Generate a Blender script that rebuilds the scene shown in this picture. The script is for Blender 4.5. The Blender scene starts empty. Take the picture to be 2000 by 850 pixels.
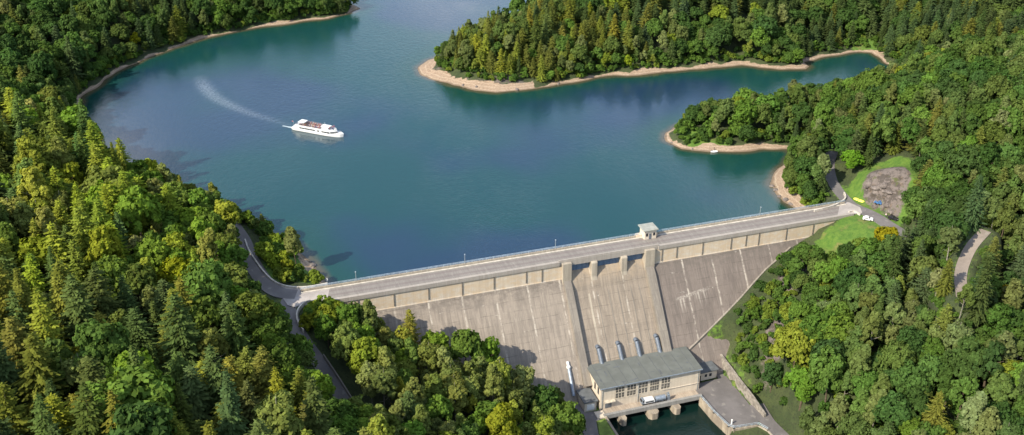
import bpy, bmesh, math, random
import numpy as np
from mathutils import Vector, Matrix
R = math.radians
sc = bpy.context.scene
rng = np.random.default_rng(7)
random.seed(7)

# ------------------------------------------------------------------ camera
F, TH, HC = 2144.0, R(28), 199.0
SN, CS = math.sin(TH), math.cos(TH)
cam = bpy.data.cameras.new('camera')
cam.sensor_width = 36.0
cam.lens = 36.0 * F / 2000.0
cam.clip_start = 1.0
cam.clip_end = 8000.0
camo = bpy.data.objects.new('camera', cam)
sc.collection.objects.link(camo)
camo.location = (0, 0, HC)
camo.rotation_euler = (R(90) - TH, 0, 0)
sc.camera = camo

# ------------------------------------------------------------------ light
SUN = Vector((-0.76, -0.65, 0)).normalized()
EL = R(39)
SUND = Vector((SUN.x * math.cos(EL), SUN.y * math.cos(EL), math.sin(EL)))
sun = bpy.data.lights.new('sun', 'SUN')
sun.energy = 5.0
sun.angle = R(0.55)
sun.color = (1.0, 0.90, 0.72)
suno = bpy.data.objects.new('sun', sun)
sc.collection.objects.link(suno)
suno.rotation_euler = SUND.to_track_quat('Z', 'Y').to_euler()
suno.location = (-300, -200, 500)

world = bpy.data.worlds.new('World')
sc.world = world
world.use_nodes = True
wn, wl = world.node_tree.nodes, world.node_tree.links
wn.clear()
wo = wn.new('ShaderNodeOutputWorld')
bg = wn.new('ShaderNodeBackground')
bg.inputs[1].default_value = 0.15
sky = wn.new('ShaderNodeTexSky')
sky.sky_type = 'NISHITA'
sky.sun_disc = False
sky.sun_elevation = EL
sky.sun_rotation = math.atan2(SUN.x, SUN.y)
sky.air_density = 1.1
sky.dust_density = 0.8
# scattered cumulus of the real sky: seen only as reflections in the lake
tc = wn.new('ShaderNodeTexCoord')
mp = wn.new('ShaderNodeMapping')
mp.inputs['Scale'].default_value = (1.0, 1.0, 2.4)
nz = wn.new('ShaderNodeTexNoise')
nz.inputs['Scale'].default_value = 2.6
nz.inputs['Detail'].default_value = 7
nz.inputs['Roughness'].default_value = 0.55
rp = wn.new('ShaderNodeValToRGB')
rp.color_ramp.elements[0].position = 0.50
rp.color_ramp.elements[1].position = 0.66
mx = wn.new('ShaderNodeMixRGB')
mx.inputs[2].default_value = (7.5, 7.8, 8.3, 1)
wl.new(tc.outputs['Generated'], mp.inputs[0]); wl.new(mp.outputs[0], nz.inputs[0])
wl.new(nz.outputs[0], rp.inputs[0]); wl.new(rp.outputs[0], mx.inputs[0])
wl.new(sky.outputs[0], mx.inputs[1]); wl.new(mx.outputs[0], bg.inputs[0])
wl.new(bg.outputs[0], wo.inputs[0])

sc.view_settings.view_transform = 'Standard'
sc.view_settings.look = 'None'
sc.view_settings.gamma = 1.0
sc.view_settings.use_curve_mapping = False
sc.view_settings.exposure = 0.58
sc.render.engine = 'CYCLES'
sc.cycles.use_denoising = True
sc.cycles.max_bounces = 5
sc.cycles.diffuse_bounces = 2
sc.cycles.glossy_bounces = 3
sc.cycles.transmission_bounces = 2
sc.cycles.transparent_max_bounces = 8

# ------------------------------------------------------------------ frames
def W(u, v, z=0.0):
    """a point of the survey: where the line of sight through (u, v) meets height z"""
    dx = (u - 1000) / F; dy = (v - 425) / F
    k = (z - HC) / -(SN + dy * CS)
    return np.array([dx * k, (CS - dy * SN) * k, z])
def PX(p):
    x, y, z = p[0], p[1], p[2] - HC
    d = y * CS - z * SN
    return 1000 + F * x / d, 425 - F * (y * SN + z * CS) / d, d
CR = 4.0
A0 = W(610, 583, CR); B0 = W(1650, 412, CR)
EV = (B0 - A0) / np.linalg.norm(B0 - A0)
NV = np.array([EV[1], -EV[0], 0.0])
def ST(s, t, z):
    q = A0 + s * EV + t * NV
    return (q[0], q[1], z)
def to_st(x, y):
    dx, dy = x - A0[0], y - A0[1]
    return dx * EV[0] + dy * EV[1], dx * NV[0] + dy * NV[1]
def WS(u, v, z):
    p = W(u, v, z); return to_st(p[0], p[1])
YARD = -37.0

# ------------------------------------------------------------------ mesh helpers
def tag(o, label=None, cat=None, group=None, kind=None):
    if label: o['label'] = label
    if cat: o['category'] = cat
    if group: o['group'] = group
    if kind: o['kind'] = kind
    return o
def thing(name, label, cat, loc=(0, 0, 0), rotz=0.0, group=None):
    o = bpy.data.objects.new(name, None)
    sc.collection.objects.link(o)
    o.empty_display_size = 1
    o.location = loc; o.rotation_euler = (0, 0, rotz)
    return tag(o, label, cat, group)
class MB:
    """collects shapes and links them as one mesh; keeps dam coordinates as attribute 'stz'"""
    def __init__(s): s.v = []; s.f = []
    def add(s, vs, fs):
        b = len(s.v); s.v += [tuple(map(float, q)) for q in vs]; s.f += [tuple(b + i for i in f) for f in fs]
        return s
    def hexa(s, p):
        """8 points: bottom ring 4, top ring 4"""
        return s.add(p, [(0, 3, 2, 1), (4, 5, 6, 7), (0, 1, 5, 4), (1, 2, 6, 5), (2, 3, 7, 6), (3, 0, 4, 7)])
    def box(s, x0, x1, y0, y1, z0, z1):
        return s.hexa([(x0, y0, z0), (x1, y0, z0), (x1, y1, z0), (x0, y1, z0), (x0, y0, z1), (x1, y0, z1), (x1, y1, z1), (x0, y1, z1)])
    def prism(s, prof, a0, a1, ax='x'):
        """profile points (p, z) swept along ax"""
        n = len(prof)
        if ax == 'x': vs = [(a0, p, z) for p, z in prof] + [(a1, p, z) for p, z in prof]
        else: vs = [(p, a0, z) for p, z in prof] + [(p, a1, z) for p, z in prof]
        fs = [tuple(range(n)), tuple(range(2 * n - 1, n - 1, -1))] + [(i, i + n, (i + 1) % n + n, (i + 1) % n) for i in range(n)]
        return s.add(vs, fs)
    def slab(s, pts, z0, z1):
        n = len(pts)
        vs = [(p[0], p[1], z0) for p in pts] + [(p[0], p[1], z1) for p in pts]
        fs = [tuple(range(n)), tuple(range(2 * n - 1, n - 1, -1))] + [(i, i + n, (i + 1) % n + n, (i + 1) % n) for i in range(n)]
        return s.add(vs, fs)
    def tube(s, p, q, r0, r1=None, n=10):
        r1 = r0 if r1 is None else r1
        p = Vector(p); q = Vector(q); d = (q - p).normalized()
        a = d.orthogonal().normalized(); b = d.cross(a)
        vs = []
        for c, r in ((p, r0), (q, r1)):
            for i in range(n):
                w = 2 * math.pi * i / n
                vs.append(c + a * math.cos(w) * r + b * math.sin(w) * r)
        fs = [tuple(range(n - 1, -1, -1)), tuple(range(n, 2 * n))] + [(i, (i + 1) % n, (i + 1) % n + n, i + n) for i in range(n)]
        return s.add(vs, fs)
    def ball(s, c, r, sz=1.0, n=8, m=5):
        vs = [(c[0], c[1], c[2] + r * sz)]
        for j in range(1, m):
            for i in range(n):
                a, b = 2 * math.pi * i / n, math.pi * j / m
                vs.append((c[0] + r * math.sin(b) * math.cos(a), c[1] + r * math.sin(b) * math.sin(a), c[2] + r * sz * math.cos(b)))
        vs.append((c[0], c[1], c[2] - r * sz)); L = len(vs) - 1
        fs = [(0, 1 + i, 1 + (i + 1) % n) for i in range(n)]
        for j in range(m - 2):
            for i in range(n):
                a = 1 + j * n + i; b = 1 + j * n + (i + 1) % n
                fs.append((a, a + n, b + n, b))
        fs += [(L, 1 + (m - 2) * n + (i + 1) % n, 1 + (m - 2) * n + i) for i in range(n)]
        return s.add(vs, fs)
    def build(s, name, m, parent=None, dam=False, origin=None, smooth=False, bevel=0.0):
        me = bpy.data.meshes.new(name)
        vs = s.v
        if dam:
            st = np.array(vs, dtype=np.float32)
            vs = [ST(*q) for q in vs]
        arr = np.array(vs, dtype=float)
        if dam:
            if parent is not None: o0 = np.array(parent_world(parent))
            elif origin is not None: o0 = np.array(origin)
            else: o0 = np.array([(arr[:, 0].min() + arr[:, 0].max()) / 2, (arr[:, 1].min() + arr[:, 1].max()) / 2, arr[:, 2].min()])
        elif origin is not None: o0 = np.array(origin)
        elif origin is None and parent is None:
            o0 = np.array([(arr[:, 0].min() + arr[:, 0].max()) / 2, (arr[:, 1].min() + arr[:, 1].max()) / 2, arr[:, 2].min()])
        else: o0 = np.zeros(3)
        me.from_pydata([tuple(q) for q in (arr - o0)], [], s.f)
        if dam:
            a = me.attributes.new('stz', 'FLOAT_VECTOR', 'POINT')
            a.data.foreach_set('vector', st.ravel())
        bm = bmesh.new(); bm.from_mesh(me)
        bmesh.ops.recalc_face_normals(bm, faces=bm.faces)
        bm.to_mesh(me); bm.free()
        if smooth:
            for p in me.polygons: p.use_smooth = True
        me.materials.append(m)
        o = bpy.data.objects.new(name, me)
        sc.collection.objects.link(o)
        if parent is not None: o.parent = parent
        if parent is None or (origin is not None and not dam): o.location = o0
        if bevel:
            b = o.modifiers.new('edge', 'BEVEL'); b.width = bevel; b.segments = 2; b.limit_method = 'ANGLE'
        return o
def parent_world(p):
    l = Vector((0, 0, 0))
    while p is not None:
        l += p.location; p = p.parent
    return l

# ------------------------------------------------------------------ materials
def new_mat(name):
    m = bpy.data.materials.new(name); m.use_nodes = True
    nt = m.node_tree
    return m, nt.nodes, nt.links, nt.nodes['Principled BSDF']
def mixc(N, L, fac, a, b, mode='MIX'):
    n = N.new('ShaderNodeMixRGB'); n.blend_type = mode
    for i, x in ((0, fac), (1, a), (2, b)):
        if hasattr(x, 'is_linked') or hasattr(x, 'links'): L.new(x, n.inputs[i])
        elif i == 0: n.inputs[0].default_value = x
        else: n.inputs[i].default_value = (*x, 1)
    return n.outputs[0]
def noise(N, L, vec, scale, detail=4, rough=0.55, mapscale=None):
    if mapscale:
        mp = N.new('ShaderNodeMapping'); mp.inputs['Scale'].default_value = mapscale
        L.new(vec, mp.inputs[0]); vec = mp.outputs[0]
    n = N.new('ShaderNodeTexNoise'); n.inputs['Scale'].default_value = scale
    n.inputs['Detail'].default_value = detail; n.inputs['Roughness'].default_value = rough
    L.new(vec, n.inputs['Vector']); return n.outputs[0]
def ramp(N, L, x, a, b, inv=False):
    r = N.new('ShaderNodeMapRange'); r.inputs['From Min'].default_value = a; r.inputs['From Max'].default_value = b
    r.interpolation_type = 'SMOOTHSTEP'
    if inv: r.inputs['To Min'].default_value = 1; r.inputs['To Max'].default_value = 0
    L.new(x, r.inputs['Value']); return r.outputs[0]
def mathn(N, L, op, a, b=None, c=None):
    n = N.new('ShaderNodeMath'); n.operation = op
    for i, x in enumerate((a, b, c)):
        if x is None: continue
        if hasattr(x, 'links'): L.new(x, n.inputs[i])
        else: n.inputs[i].default_value = x
    return n.outputs[0]
def bump(N, L, bs, h, strength, dist):
    b = N.new('ShaderNodeBump'); b.inputs['Strength'].default_value = strength; b.inputs['Distance'].default_value = dist
    L.new(h, b.inputs['Height']); L.new(b.outputs[0], bs.inputs['Normal'])
def simple(name, col, rough=0.7, metal=0.0, var=0.25, scale=1.2, bmp=0.0):
    m, N, L, bs = new_mat(name)
    t = N.new('ShaderNodeTexCoord')
    n1 = noise(N, L, t.outputs['Object'], scale, 5)
    c = mixc(N, L, ramp(N, L, n1, .3, .7), tuple(x * (1 - var) for x in col), tuple(min(1, x * (1 + var * .6)) for x in col))
    L.new(c, bs.inputs['Base Color'])
    bs.inputs['Roughness'].default_value = rough; bs.inputs['Metallic'].default_value = metal
    if bmp: bump(N, L, bs, n1, bmp, 0.1)
    return m

def concrete(name, base, dark, light, seams=True, tops=None, courses=1.5, seam_w=0.16, stainy=0.6, split=False):
    """weathered cast concrete in dam coordinates (s along the crest, t downstream, z up)"""
    m, N, L, bs = new_mat(name)
    at = N.new('ShaderNodeAttribute'); at.attribute_name = 'stz'
    v = at.outputs['Vector']
    sx = N.new('ShaderNodeSeparateXYZ'); L.new(v, sx.inputs[0])
    s, t, z = sx.outputs
    big = noise(N, L, v, .045, 5, .6)
    streak = noise(N, L, v, 1.0, 5, .65, (.8, .12, .07))
    streak2 = noise(N, L, v, 1.0, 4, .6, (2.6, .3, .14))
    hz = noise(N, L, v, 1.0, 4, .6, (.05, .3, 1.1))
    fine = noise(N, L, v, 1.6, 6, .7)
    c = mixc(N, L, ramp(N, L, big, .35, .65), base, tuple(x * .86 for x in base))
    c = mixc(N, L, mathn(N, L, 'MULTIPLY', ramp(N, L, streak, .44, .62), stainy), c, dark)
    str3 = noise(N, L, v, 1.0, 5, .7, (3.2, .08, .04))
    c = mixc(N, L, mathn(N, L, 'MULTIPLY', ramp(N, L, str3, .47, .62), stainy * .9), c, dark)
    c = mixc(N, L, mathn(N, L, 'MULTIPLY', ramp(N, L, streak2, .52, .74), stainy * .7), c, light)
    c = mixc(N, L, mathn(N, L, 'MULTIPLY', ramp(N, L, hz, .5, .75), stainy * .6), c, dark)
    c = mixc(N, L, .28, c, mixc(N, L, fine, tuple(x * .55 for x in base), tuple(x * 1.35 for x in base)))
    if split:   # the half right of the spillway is darker, greyer concrete
        c = mixc(N, L, ramp(N, L, s, 118, 124), c, mixc(N, L, 1.0, c, (.66, .645, .68), 'MULTIPLY'))
    if tops:    # dark algae under the crest wall fading out downwards
        z1, z0, colr, am = tops
        wob = mathn(N, L, 'MULTIPLY_ADD', noise(N, L, v, .35, 4), 9.0, -4.5)
        zz = mathn(N, L, 'ADD', z, wob)
        f = ramp(N, L, zz, z0, z1)
        f = mathn(N, L, 'MULTIPLY', f, ramp(N, L, noise(N, L, v, .8, 5, .7, (.5, .3, 1)), .3, .6))
        c = mixc(N, L, mathn(N, L, 'MULTIPLY', f, am), c, colr)
    if split:   # lime blooming out of a leaking lift joint
        st = mathn(N, L, 'MULTIPLY', ramp(N, L, s, 127, 130), ramp(N, L, s, 143, 139))
        dz = mathn(N, L, 'MULTIPLY_ADD', s, -.13, z)      # follows a joint climbing slightly
        top = mathn(N, L, 'MULTIPLY', ramp(N, L, dz, -31.6, -30.9), ramp(N, L, dz, -30.0, -30.5))
        top = mathn(N, L, 'MULTIPLY', top, ramp(N, L, noise(N, L, v, 1.2, 4, .7), .42, .6))
        run = mathn(N, L, 'MULTIPLY', ramp(N, L, dz, -36.5, -31.2), ramp(N, L, dz, -30.6, -31.0))
        run = mathn(N, L, 'MULTIPLY', run, ramp(N, L, noise(N, L, v, 1.0, 3, .6, (1.7, .05, .05)), .52, .62))
        c = mixc(N, L, mathn(N, L, 'MULTIPLY', mathn(N, L, 'MULTIPLY', mathn(N, L, 'MAXIMUM', top, run), st), .38), c, (.58, .54, .48))
    if seams:
        # vertical contraction joints, whitened by lime, and horizontal lift lines
        wig = mathn(N, L, 'MULTIPLY_ADD', noise(N, L, v, .5, 3), .5, -.25)
        u = mathn(N, L, 'ADD', mathn(N, L, 'ADD', s, wig), 116.3)
        d = mathn(N, L, 'PINGPONG', u, 5.95)
        lime = ramp(N, L, d, 0.12, .12 + seam_w * 2.2, True)
        lime = mathn(N, L, 'MULTIPLY', lime, ramp(N, L, noise(N, L, v, .35, 4, .7), .38, .66))
        c = mixc(N, L, mathn(N, L, 'MULTIPLY', lime, .55), c, (.60, .55, .48))
        lift = mathn(N, L, 'PINGPONG', mathn(N, L, 'MULTIPLY_ADD', noise(N, L, v, .12, 2), .6, z), courses)
        lf = mathn(N, L, 'MULTIPLY', ramp(N, L, lift, .0, .13, True), ramp(N, L, noise(N, L, v, .25, 4, .7, (1, 1, 3)), .42, .62))
        c = mixc(N, L, mathn(N, L, 'MULTIPLY', lf, .6), c, tuple(x * .45 for x in dark))
        lw = mathn(N, L, 'MULTIPLY', ramp(N, L, lift, .0, .3, True), ramp(N, L, noise(N, L, v, .16, 4, .75, (1, 1, 2.5)), .6, .68))
        c = mixc(N, L, mathn(N, L, 'MULTIPLY', lw, .55), c, (.6, .56, .5))
    L.new(c, bs.inputs['Base Color']); bs.inputs['Roughness'].default_value = .92
    bump(N, L, bs, fine, .5, .15)
    return m

M = {}
M['face'] = concrete('dam_face_concrete', (.305, .262, .222), (.135, .118, .104), (.46, .405, .345), tops=(-1.5, -9, (.12, .105, .095), .85), split=True)
M['spill'] = concrete('spillway_concrete', (.295, .248, .202), (.135, .115, .098), (.42, .36, .29), tops=(3, -8, (.42, .32, .21), .6))
M['band'] = concrete('crest_wall_concrete', (.64, .58, .50), (.38, .30, .24), (.64, .57, .46), courses=40, seams=False, stainy=.45, tops=(-1.5, -4, (.56, .41, .25), .6))
M['rib'] = concrete('training_wall_concrete', (.25, .225, .195), (.13, .115, .105), (.38, .34, .29), seams=False, stainy=.7)
M['pier'] = concrete('pier_concrete', (.42, .37, .30), (.22, .19, .16), (.52, .47, .38), seams=False, stainy=.7)
M['deck'] = concrete('crest_road_surface', (.235, .215, .20), (.16, .145, .135), (.31, .29, .27), seams=False, stainy=.8)
M['quay'] = concrete('quay_concrete', (.36, .31, .24), (.15, .12, .1), (.48, .42, .34), seams=False, stainy=.9)
M['plaster'] = concrete('powerhouse_plaster', (.62, .545, .45), (.46, .39, .31), (.68, .61, .52), seams=False, stainy=.5)
M['apron'] = concrete('apron_concrete', (.40, .335, .27), (.22, .18, .15), (.5, .44, .37), seams=False, stainy=.9)
M['cope'] = concrete('coping_concrete', (.35, .32, .29), (.27, .24, .22), (.50, .46, .42), seams=False, stainy=.8)
M['gatep'] = simple('gate_paint', (.11, .17, .27), .5, 0, .2)
M['edge'] = concrete('grey_edge_beam', (.27, .265, .255), (.17, .165, .16), (.36, .35, .34), seams=False, stainy=.8)
M['rail'] = simple('railing_paint', (.42, .50, .58), .5, .3)
M['roofslab'] = simple('pale_roof_slab', (.30, .31, .28), .8, 0, .2, .6)
M['roof'] = simple('roofing_felt', (.12, .13, .122), .85, 0, .14, .3)
M['roof2'] = simple('dark_roofing_felt', (.10, .11, .12), .85, 0, .22, .5)
M['steel'] = simple('blue_grey_steel', (.15, .175, .215), .45, .35, .25, 1.0)
M['silver'] = simple('silver_paint', (.30, .35, .42), .4, .4, .2)
M['white'] = simple('white_paint', (.70, .71, .72), .45, 0, .08)
M['glass'] = simple('dark_glass', (.02, .025, .035), .12, 0, .2)
M['frame'] = simple('pale_window_frame', (.5, .45, .37), .6)
M['rubber'] = simple('black_rubber', (.02, .02, .02), .8)
M['blackp'] = simple('black_car_paint', (.015, .015, .02), .25)
M['bluep'] = simple('blue_car_paint', (.06, .16, .36), .3)
M['yellow'] = simple('yellow_plastic', (.75, .72, .10), .45, 0, .1)
M['bark'] = simple('bark', (.10, .075, .05), .9, 0, .4, 3)
M['birchbark'] = simple('birch_bark', (.24, .22, .18), .9, 0, .4, 3)
M['kerb'] = simple('kerb_stone', (.52, .48, .42), .85, 0, .25, .8)
M['pole'] = simple('lamp_pole_metal', (.38, .41, .43), .5, .4)
M['stone'] = simple('retaining_wall_stone', (.25, .225, .195), .95, 0, .45, .9, .7)

def asphalt(name, col, streak=True):
    m, N, L, bs = new_mat(name)
    t = N.new('ShaderNodeTexCoord'); v = t.outputs['Object']
    a = noise(N, L, v, .16, 5, .6); b = noise(N, L, v, 2.5, 6, .7)
    c = mixc(N, L, ramp(N, L, a, .35, .65), tuple(x * .78 for x in col), tuple(x * 1.2 for x in col))
    c = mixc(N, L, .35, c, mixc(N, L, b, tuple(x * .5 for x in col), tuple(x * 1.5 for x in col)))
    p = ramp(N, L, noise(N, L, v, .4, 2, .4), .66, .7)
    c = mixc(N, L, mathn(N, L, 'MULTIPLY', p, .35), c, (.3, .28, .25))
    L.new(c, bs.inputs['Base Color']); bs.inputs['Roughness'].default_value = .9
    return m
M['asphalt'] = asphalt('asphalt', (.15, .14, .14))
M['yard'] = asphalt('yard_asphalt', (.135, .125, .125))
M['gravel'] = asphalt('gravel_track', (.22, .185, .16))

def leafmat(name, tr=.35):
    """foliage: the tree's own tint (object colour, or the point's tint in the far wood) with leaf to leaf variation"""
    m, N, L, bs = new_mat(name)
    N.remove(bs)
    oi = N.new('ShaderNodeObjectInfo')
    at = N.new('ShaderNodeAttribute'); at.attribute_type = 'INSTANCER'; at.attribute_name = 'tint'
    c = mixc(N, L, 1.0, oi.outputs['Color'], at.outputs['Color'], 'ADD')
    geo = N.new('ShaderNodeNewGeometry')
    r = N.new('ShaderNodeMapRange'); r.inputs['To Min'].default_value = .72; r.inputs['To Max'].default_value = 1.32
    L.new(geo.outputs['Random Per Island'], r.inputs['Value'])
    tcn = N.new('ShaderNodeTexCoord')
    cl = noise(N, L, tcn.outputs['Object'], .55, 3, .6)
    hs = N.new('ShaderNodeHueSaturation')
    L.new(c, hs.inputs['Color'])
    L.new(mathn(N, L, 'MULTIPLY', r.outputs[0], mathn(N, L, 'MULTIPLY_ADD', cl, .9, .55)), hs.inputs['Value'])
    L.new(mathn(N, L, 'MULTIPLY_ADD', cl, .03, .487), hs.inputs['Hue'])
    d = N.new('ShaderNodeBsdfDiffuse'); t = N.new('ShaderNodeBsdfTranslucent')
    ms = N.new('ShaderNodeMixShader'); ms.inputs[0].default_value = tr
    L.new(hs.outputs[0], d.inputs[0])
    hs2 = N.new('ShaderNodeMixRGB'); hs2.blend_type = 'MULTIPLY'; hs2.inputs[0].default_value = 1
    hs2.inputs[2].default_value = (1.25, 1.3, .6, 1); L.new(hs.outputs[0], hs2.inputs[1])
    L.new(hs2.outputs[0], t.inputs[0])
    L.new(d.outputs[0], ms.inputs[1]); L.new(t.outputs[0], ms.inputs[2])
    L.new(ms.outputs[0], N['Material Output'].inputs[0])
    return m
M['leaf'] = leafmat('leaves', .32)
M['needle'] = leafmat('needles', .12)

# ------------------------------------------------------------------ shoreline and terrain height
shore_px = [(644, 553), (632, 538), (617, 518), (601, 499), (572, 479), (548, 462), (520, 455), (470, 440), (400, 412), (330, 385),
    (260, 350), (210, 325), (170, 290), (150, 255), (150, 225), (160, 192), (198, 161), (240, 135), (280, 117), (340, 94), (400, 76),
    (460, 61), (520, 51), (580, 44), (640, 36), (680, 27), (702, 17), (685, 8), (640, 2)]
chan = [(-190, 680), (-200, 780), (-170, 950), (-40, 1130), (150, 1150), (200, 960), (150, 800), (75, 690)]
shore_px2 = [(1080, 20), (1020, 45), (950, 66), (900, 88), (862, 103), (838, 117), (819, 131), (824, 145), (860, 161), (905, 172), (970, 181),
    (1050, 173), (1150, 156), (1200, 148), (1250, 147), (1350, 136), (1450, 129), (1530, 135), (1576, 136), (1584, 130), (1574, 122),
    (1600, 116), (1640, 106), (1680, 101), (1700, 103), (1717, 114), (1737, 127), (1746, 141), (1735, 162), (1700, 178), (1640, 188),
    (1560, 200), (1500, 212), (1420, 222), (1370, 232), (1325, 246), (1296, 260), (1303, 277), (1330, 291), (1390, 299), (1460, 295),
    (1540, 291), (1550, 300), (1532, 320), (1512, 342), (1505, 358), (1511, 377), (1533, 395), (1556, 409), (1572, 420)]
poly = [tuple(W(u, v)[:2]) for u, v in shore_px] + chan + [tuple(W(u, v)[:2]) for u, v in shore_px2]
poly += [ST(188, 3, 0)[:2], ST(6, 3, 0)[:2]]
poly = np.array(poly)

def vnoise(x, y, sc_, seed=0):
    xs, ys = x / sc_ + seed * 17.3, y / sc_ + seed * 9.1
    xi, yi = np.floor(xs).astype(int), np.floor(ys).astype(int)
    fx, fy = xs - xi, ys - yi
    fx = fx * fx * (3 - 2 * fx); fy = fy * fy * (3 - 2 * fy)
    def h(a, b):
        q = (a * 374761393 + b * 668265263 + seed * 1442695) & 0x7fffffff
        q = ((q ^ (q >> 13)) * 1274126177) & 0x7fffffff
        return (q ^ (q >> 16)) % 65536 / 65535.0
    return (h(xi, yi) * (1 - fx) + h(xi + 1, yi) * fx) * (1 - fy) + (h(xi, yi + 1) * (1 - fx) + h(xi + 1, yi + 1) * fx) * fy - .5

def seg_dist(x, y, P, closed):
    best = np.full(x.shape, 1e9); par = np.zeros(x.shape)
    n = len(P)
    for i in range(n if closed else n - 1):
        ax, ay = P[i][0], P[i][1]; bx, by = P[(i + 1) % n][0], P[(i + 1) % n][1]
        dx, dy = bx - ax, by - ay
        k = np.clip(((x - ax) * dx + (y - ay) * dy) / (dx * dx + dy * dy + 1e-9), 0, 1)
        d = np.hypot(x - ax - k * dx, y - ay - k * dy)
        m = d < best
        best = np.where(m, d, best); par = np.where(m, i + k, par)
    return best, par
def inside(x, y, P):
    c = np.zeros(x.shape, bool); n = len(P)
    for i in range(n):
        x0, y0 = P[i][0], P[i][1]; x1, y1 = P[(i + 1) % n][0], P[(i + 1) % n][1]
        if y0 == y1: continue
        hit = ((y0 > y) != (y1 > y)) & (x < (x1 - x0) * (y - y0) / (y1 - y0) + x0)
        c ^= hit
    return c
def shore_d(x, y):
    d, _ = seg_dist(x, y, poly, True)
    d = np.where(inside(x, y, poly), -d, d)
    return d + 2.6 * vnoise(x, y, 11, 3) + 1.6 * vnoise(x, y, 5, 4)

def rpts(L): return np.array([W(u, v, z) for u, v, z in L])
def smooth_line(P, k=5):
    P = np.array(P); out = []
    n = len(P)
    for i in range(n - 1):
        p0, p1, p2, p3 = P[max(i - 1, 0)], P[i], P[i + 1], P[min(i + 2, n - 1)]
        for j in range(k):
            t = j / k
            out.append(.5 * ((2 * p1) + (-p0 + p2) * t + (2 * p0 - 5 * p1 + 4 * p2 - p3) * t * t + (-p0 + 3 * p1 - 3 * p2 + p3) * t ** 3))
    out.append(P[-1]); return np.array(out)
road_up_left = smooth_line(rpts([(640, 572, 4), (600, 575, 4), (556, 573, 4.1), (532, 564, 4.2), (513, 545, 4.3), (496, 520, 4.6), (483, 496, 5), (474, 470, 5.6), (450, 435, 6.5)]))
road_down_left = smooth_line(rpts([(575, 572, 4), (562, 590, 3.9), (567, 615, 3.4), (579, 643, 2.2), (600, 676, 0.2), (629, 715, -2.5), (655, 753, -5.5), (681, 795, -9), (704, 838, -12), (735, 885, -15)]))
road_up_right = smooth_line(rpts([(1690, 412, 4), (1662, 398, 4), (1642, 378, 4.3), (1628, 358, 4.8), (1621, 340, 5.4), (1619, 318, 6.4), (1626, 295, 8)]))
road_down_right = smooth_line(rpts([(1640, 408, 4), (1672, 407, 4), (1706, 421, 4), (1738, 441, 4.2), (1772, 463, 5), (1812, 492, 7)]))
gravel_line = smooth_line(rpts([(1925, 450, 24), (1900, 478, 22), (1884, 508, 20), (1876, 540, 18), (1880, 580, 17)]))
river_track = smooth_line(rpts([(1478, 790, -37), (1500, 825, -37), (1530, 855, -37), (1570, 900, -37)]))
ROADS = [(road_up_left, 3.1), (road_down_left, 2.6), (road_up_right, 2.6), (road_down_right, 3.3), (gravel_line, 2.6), (river_track, 3)]

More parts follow.
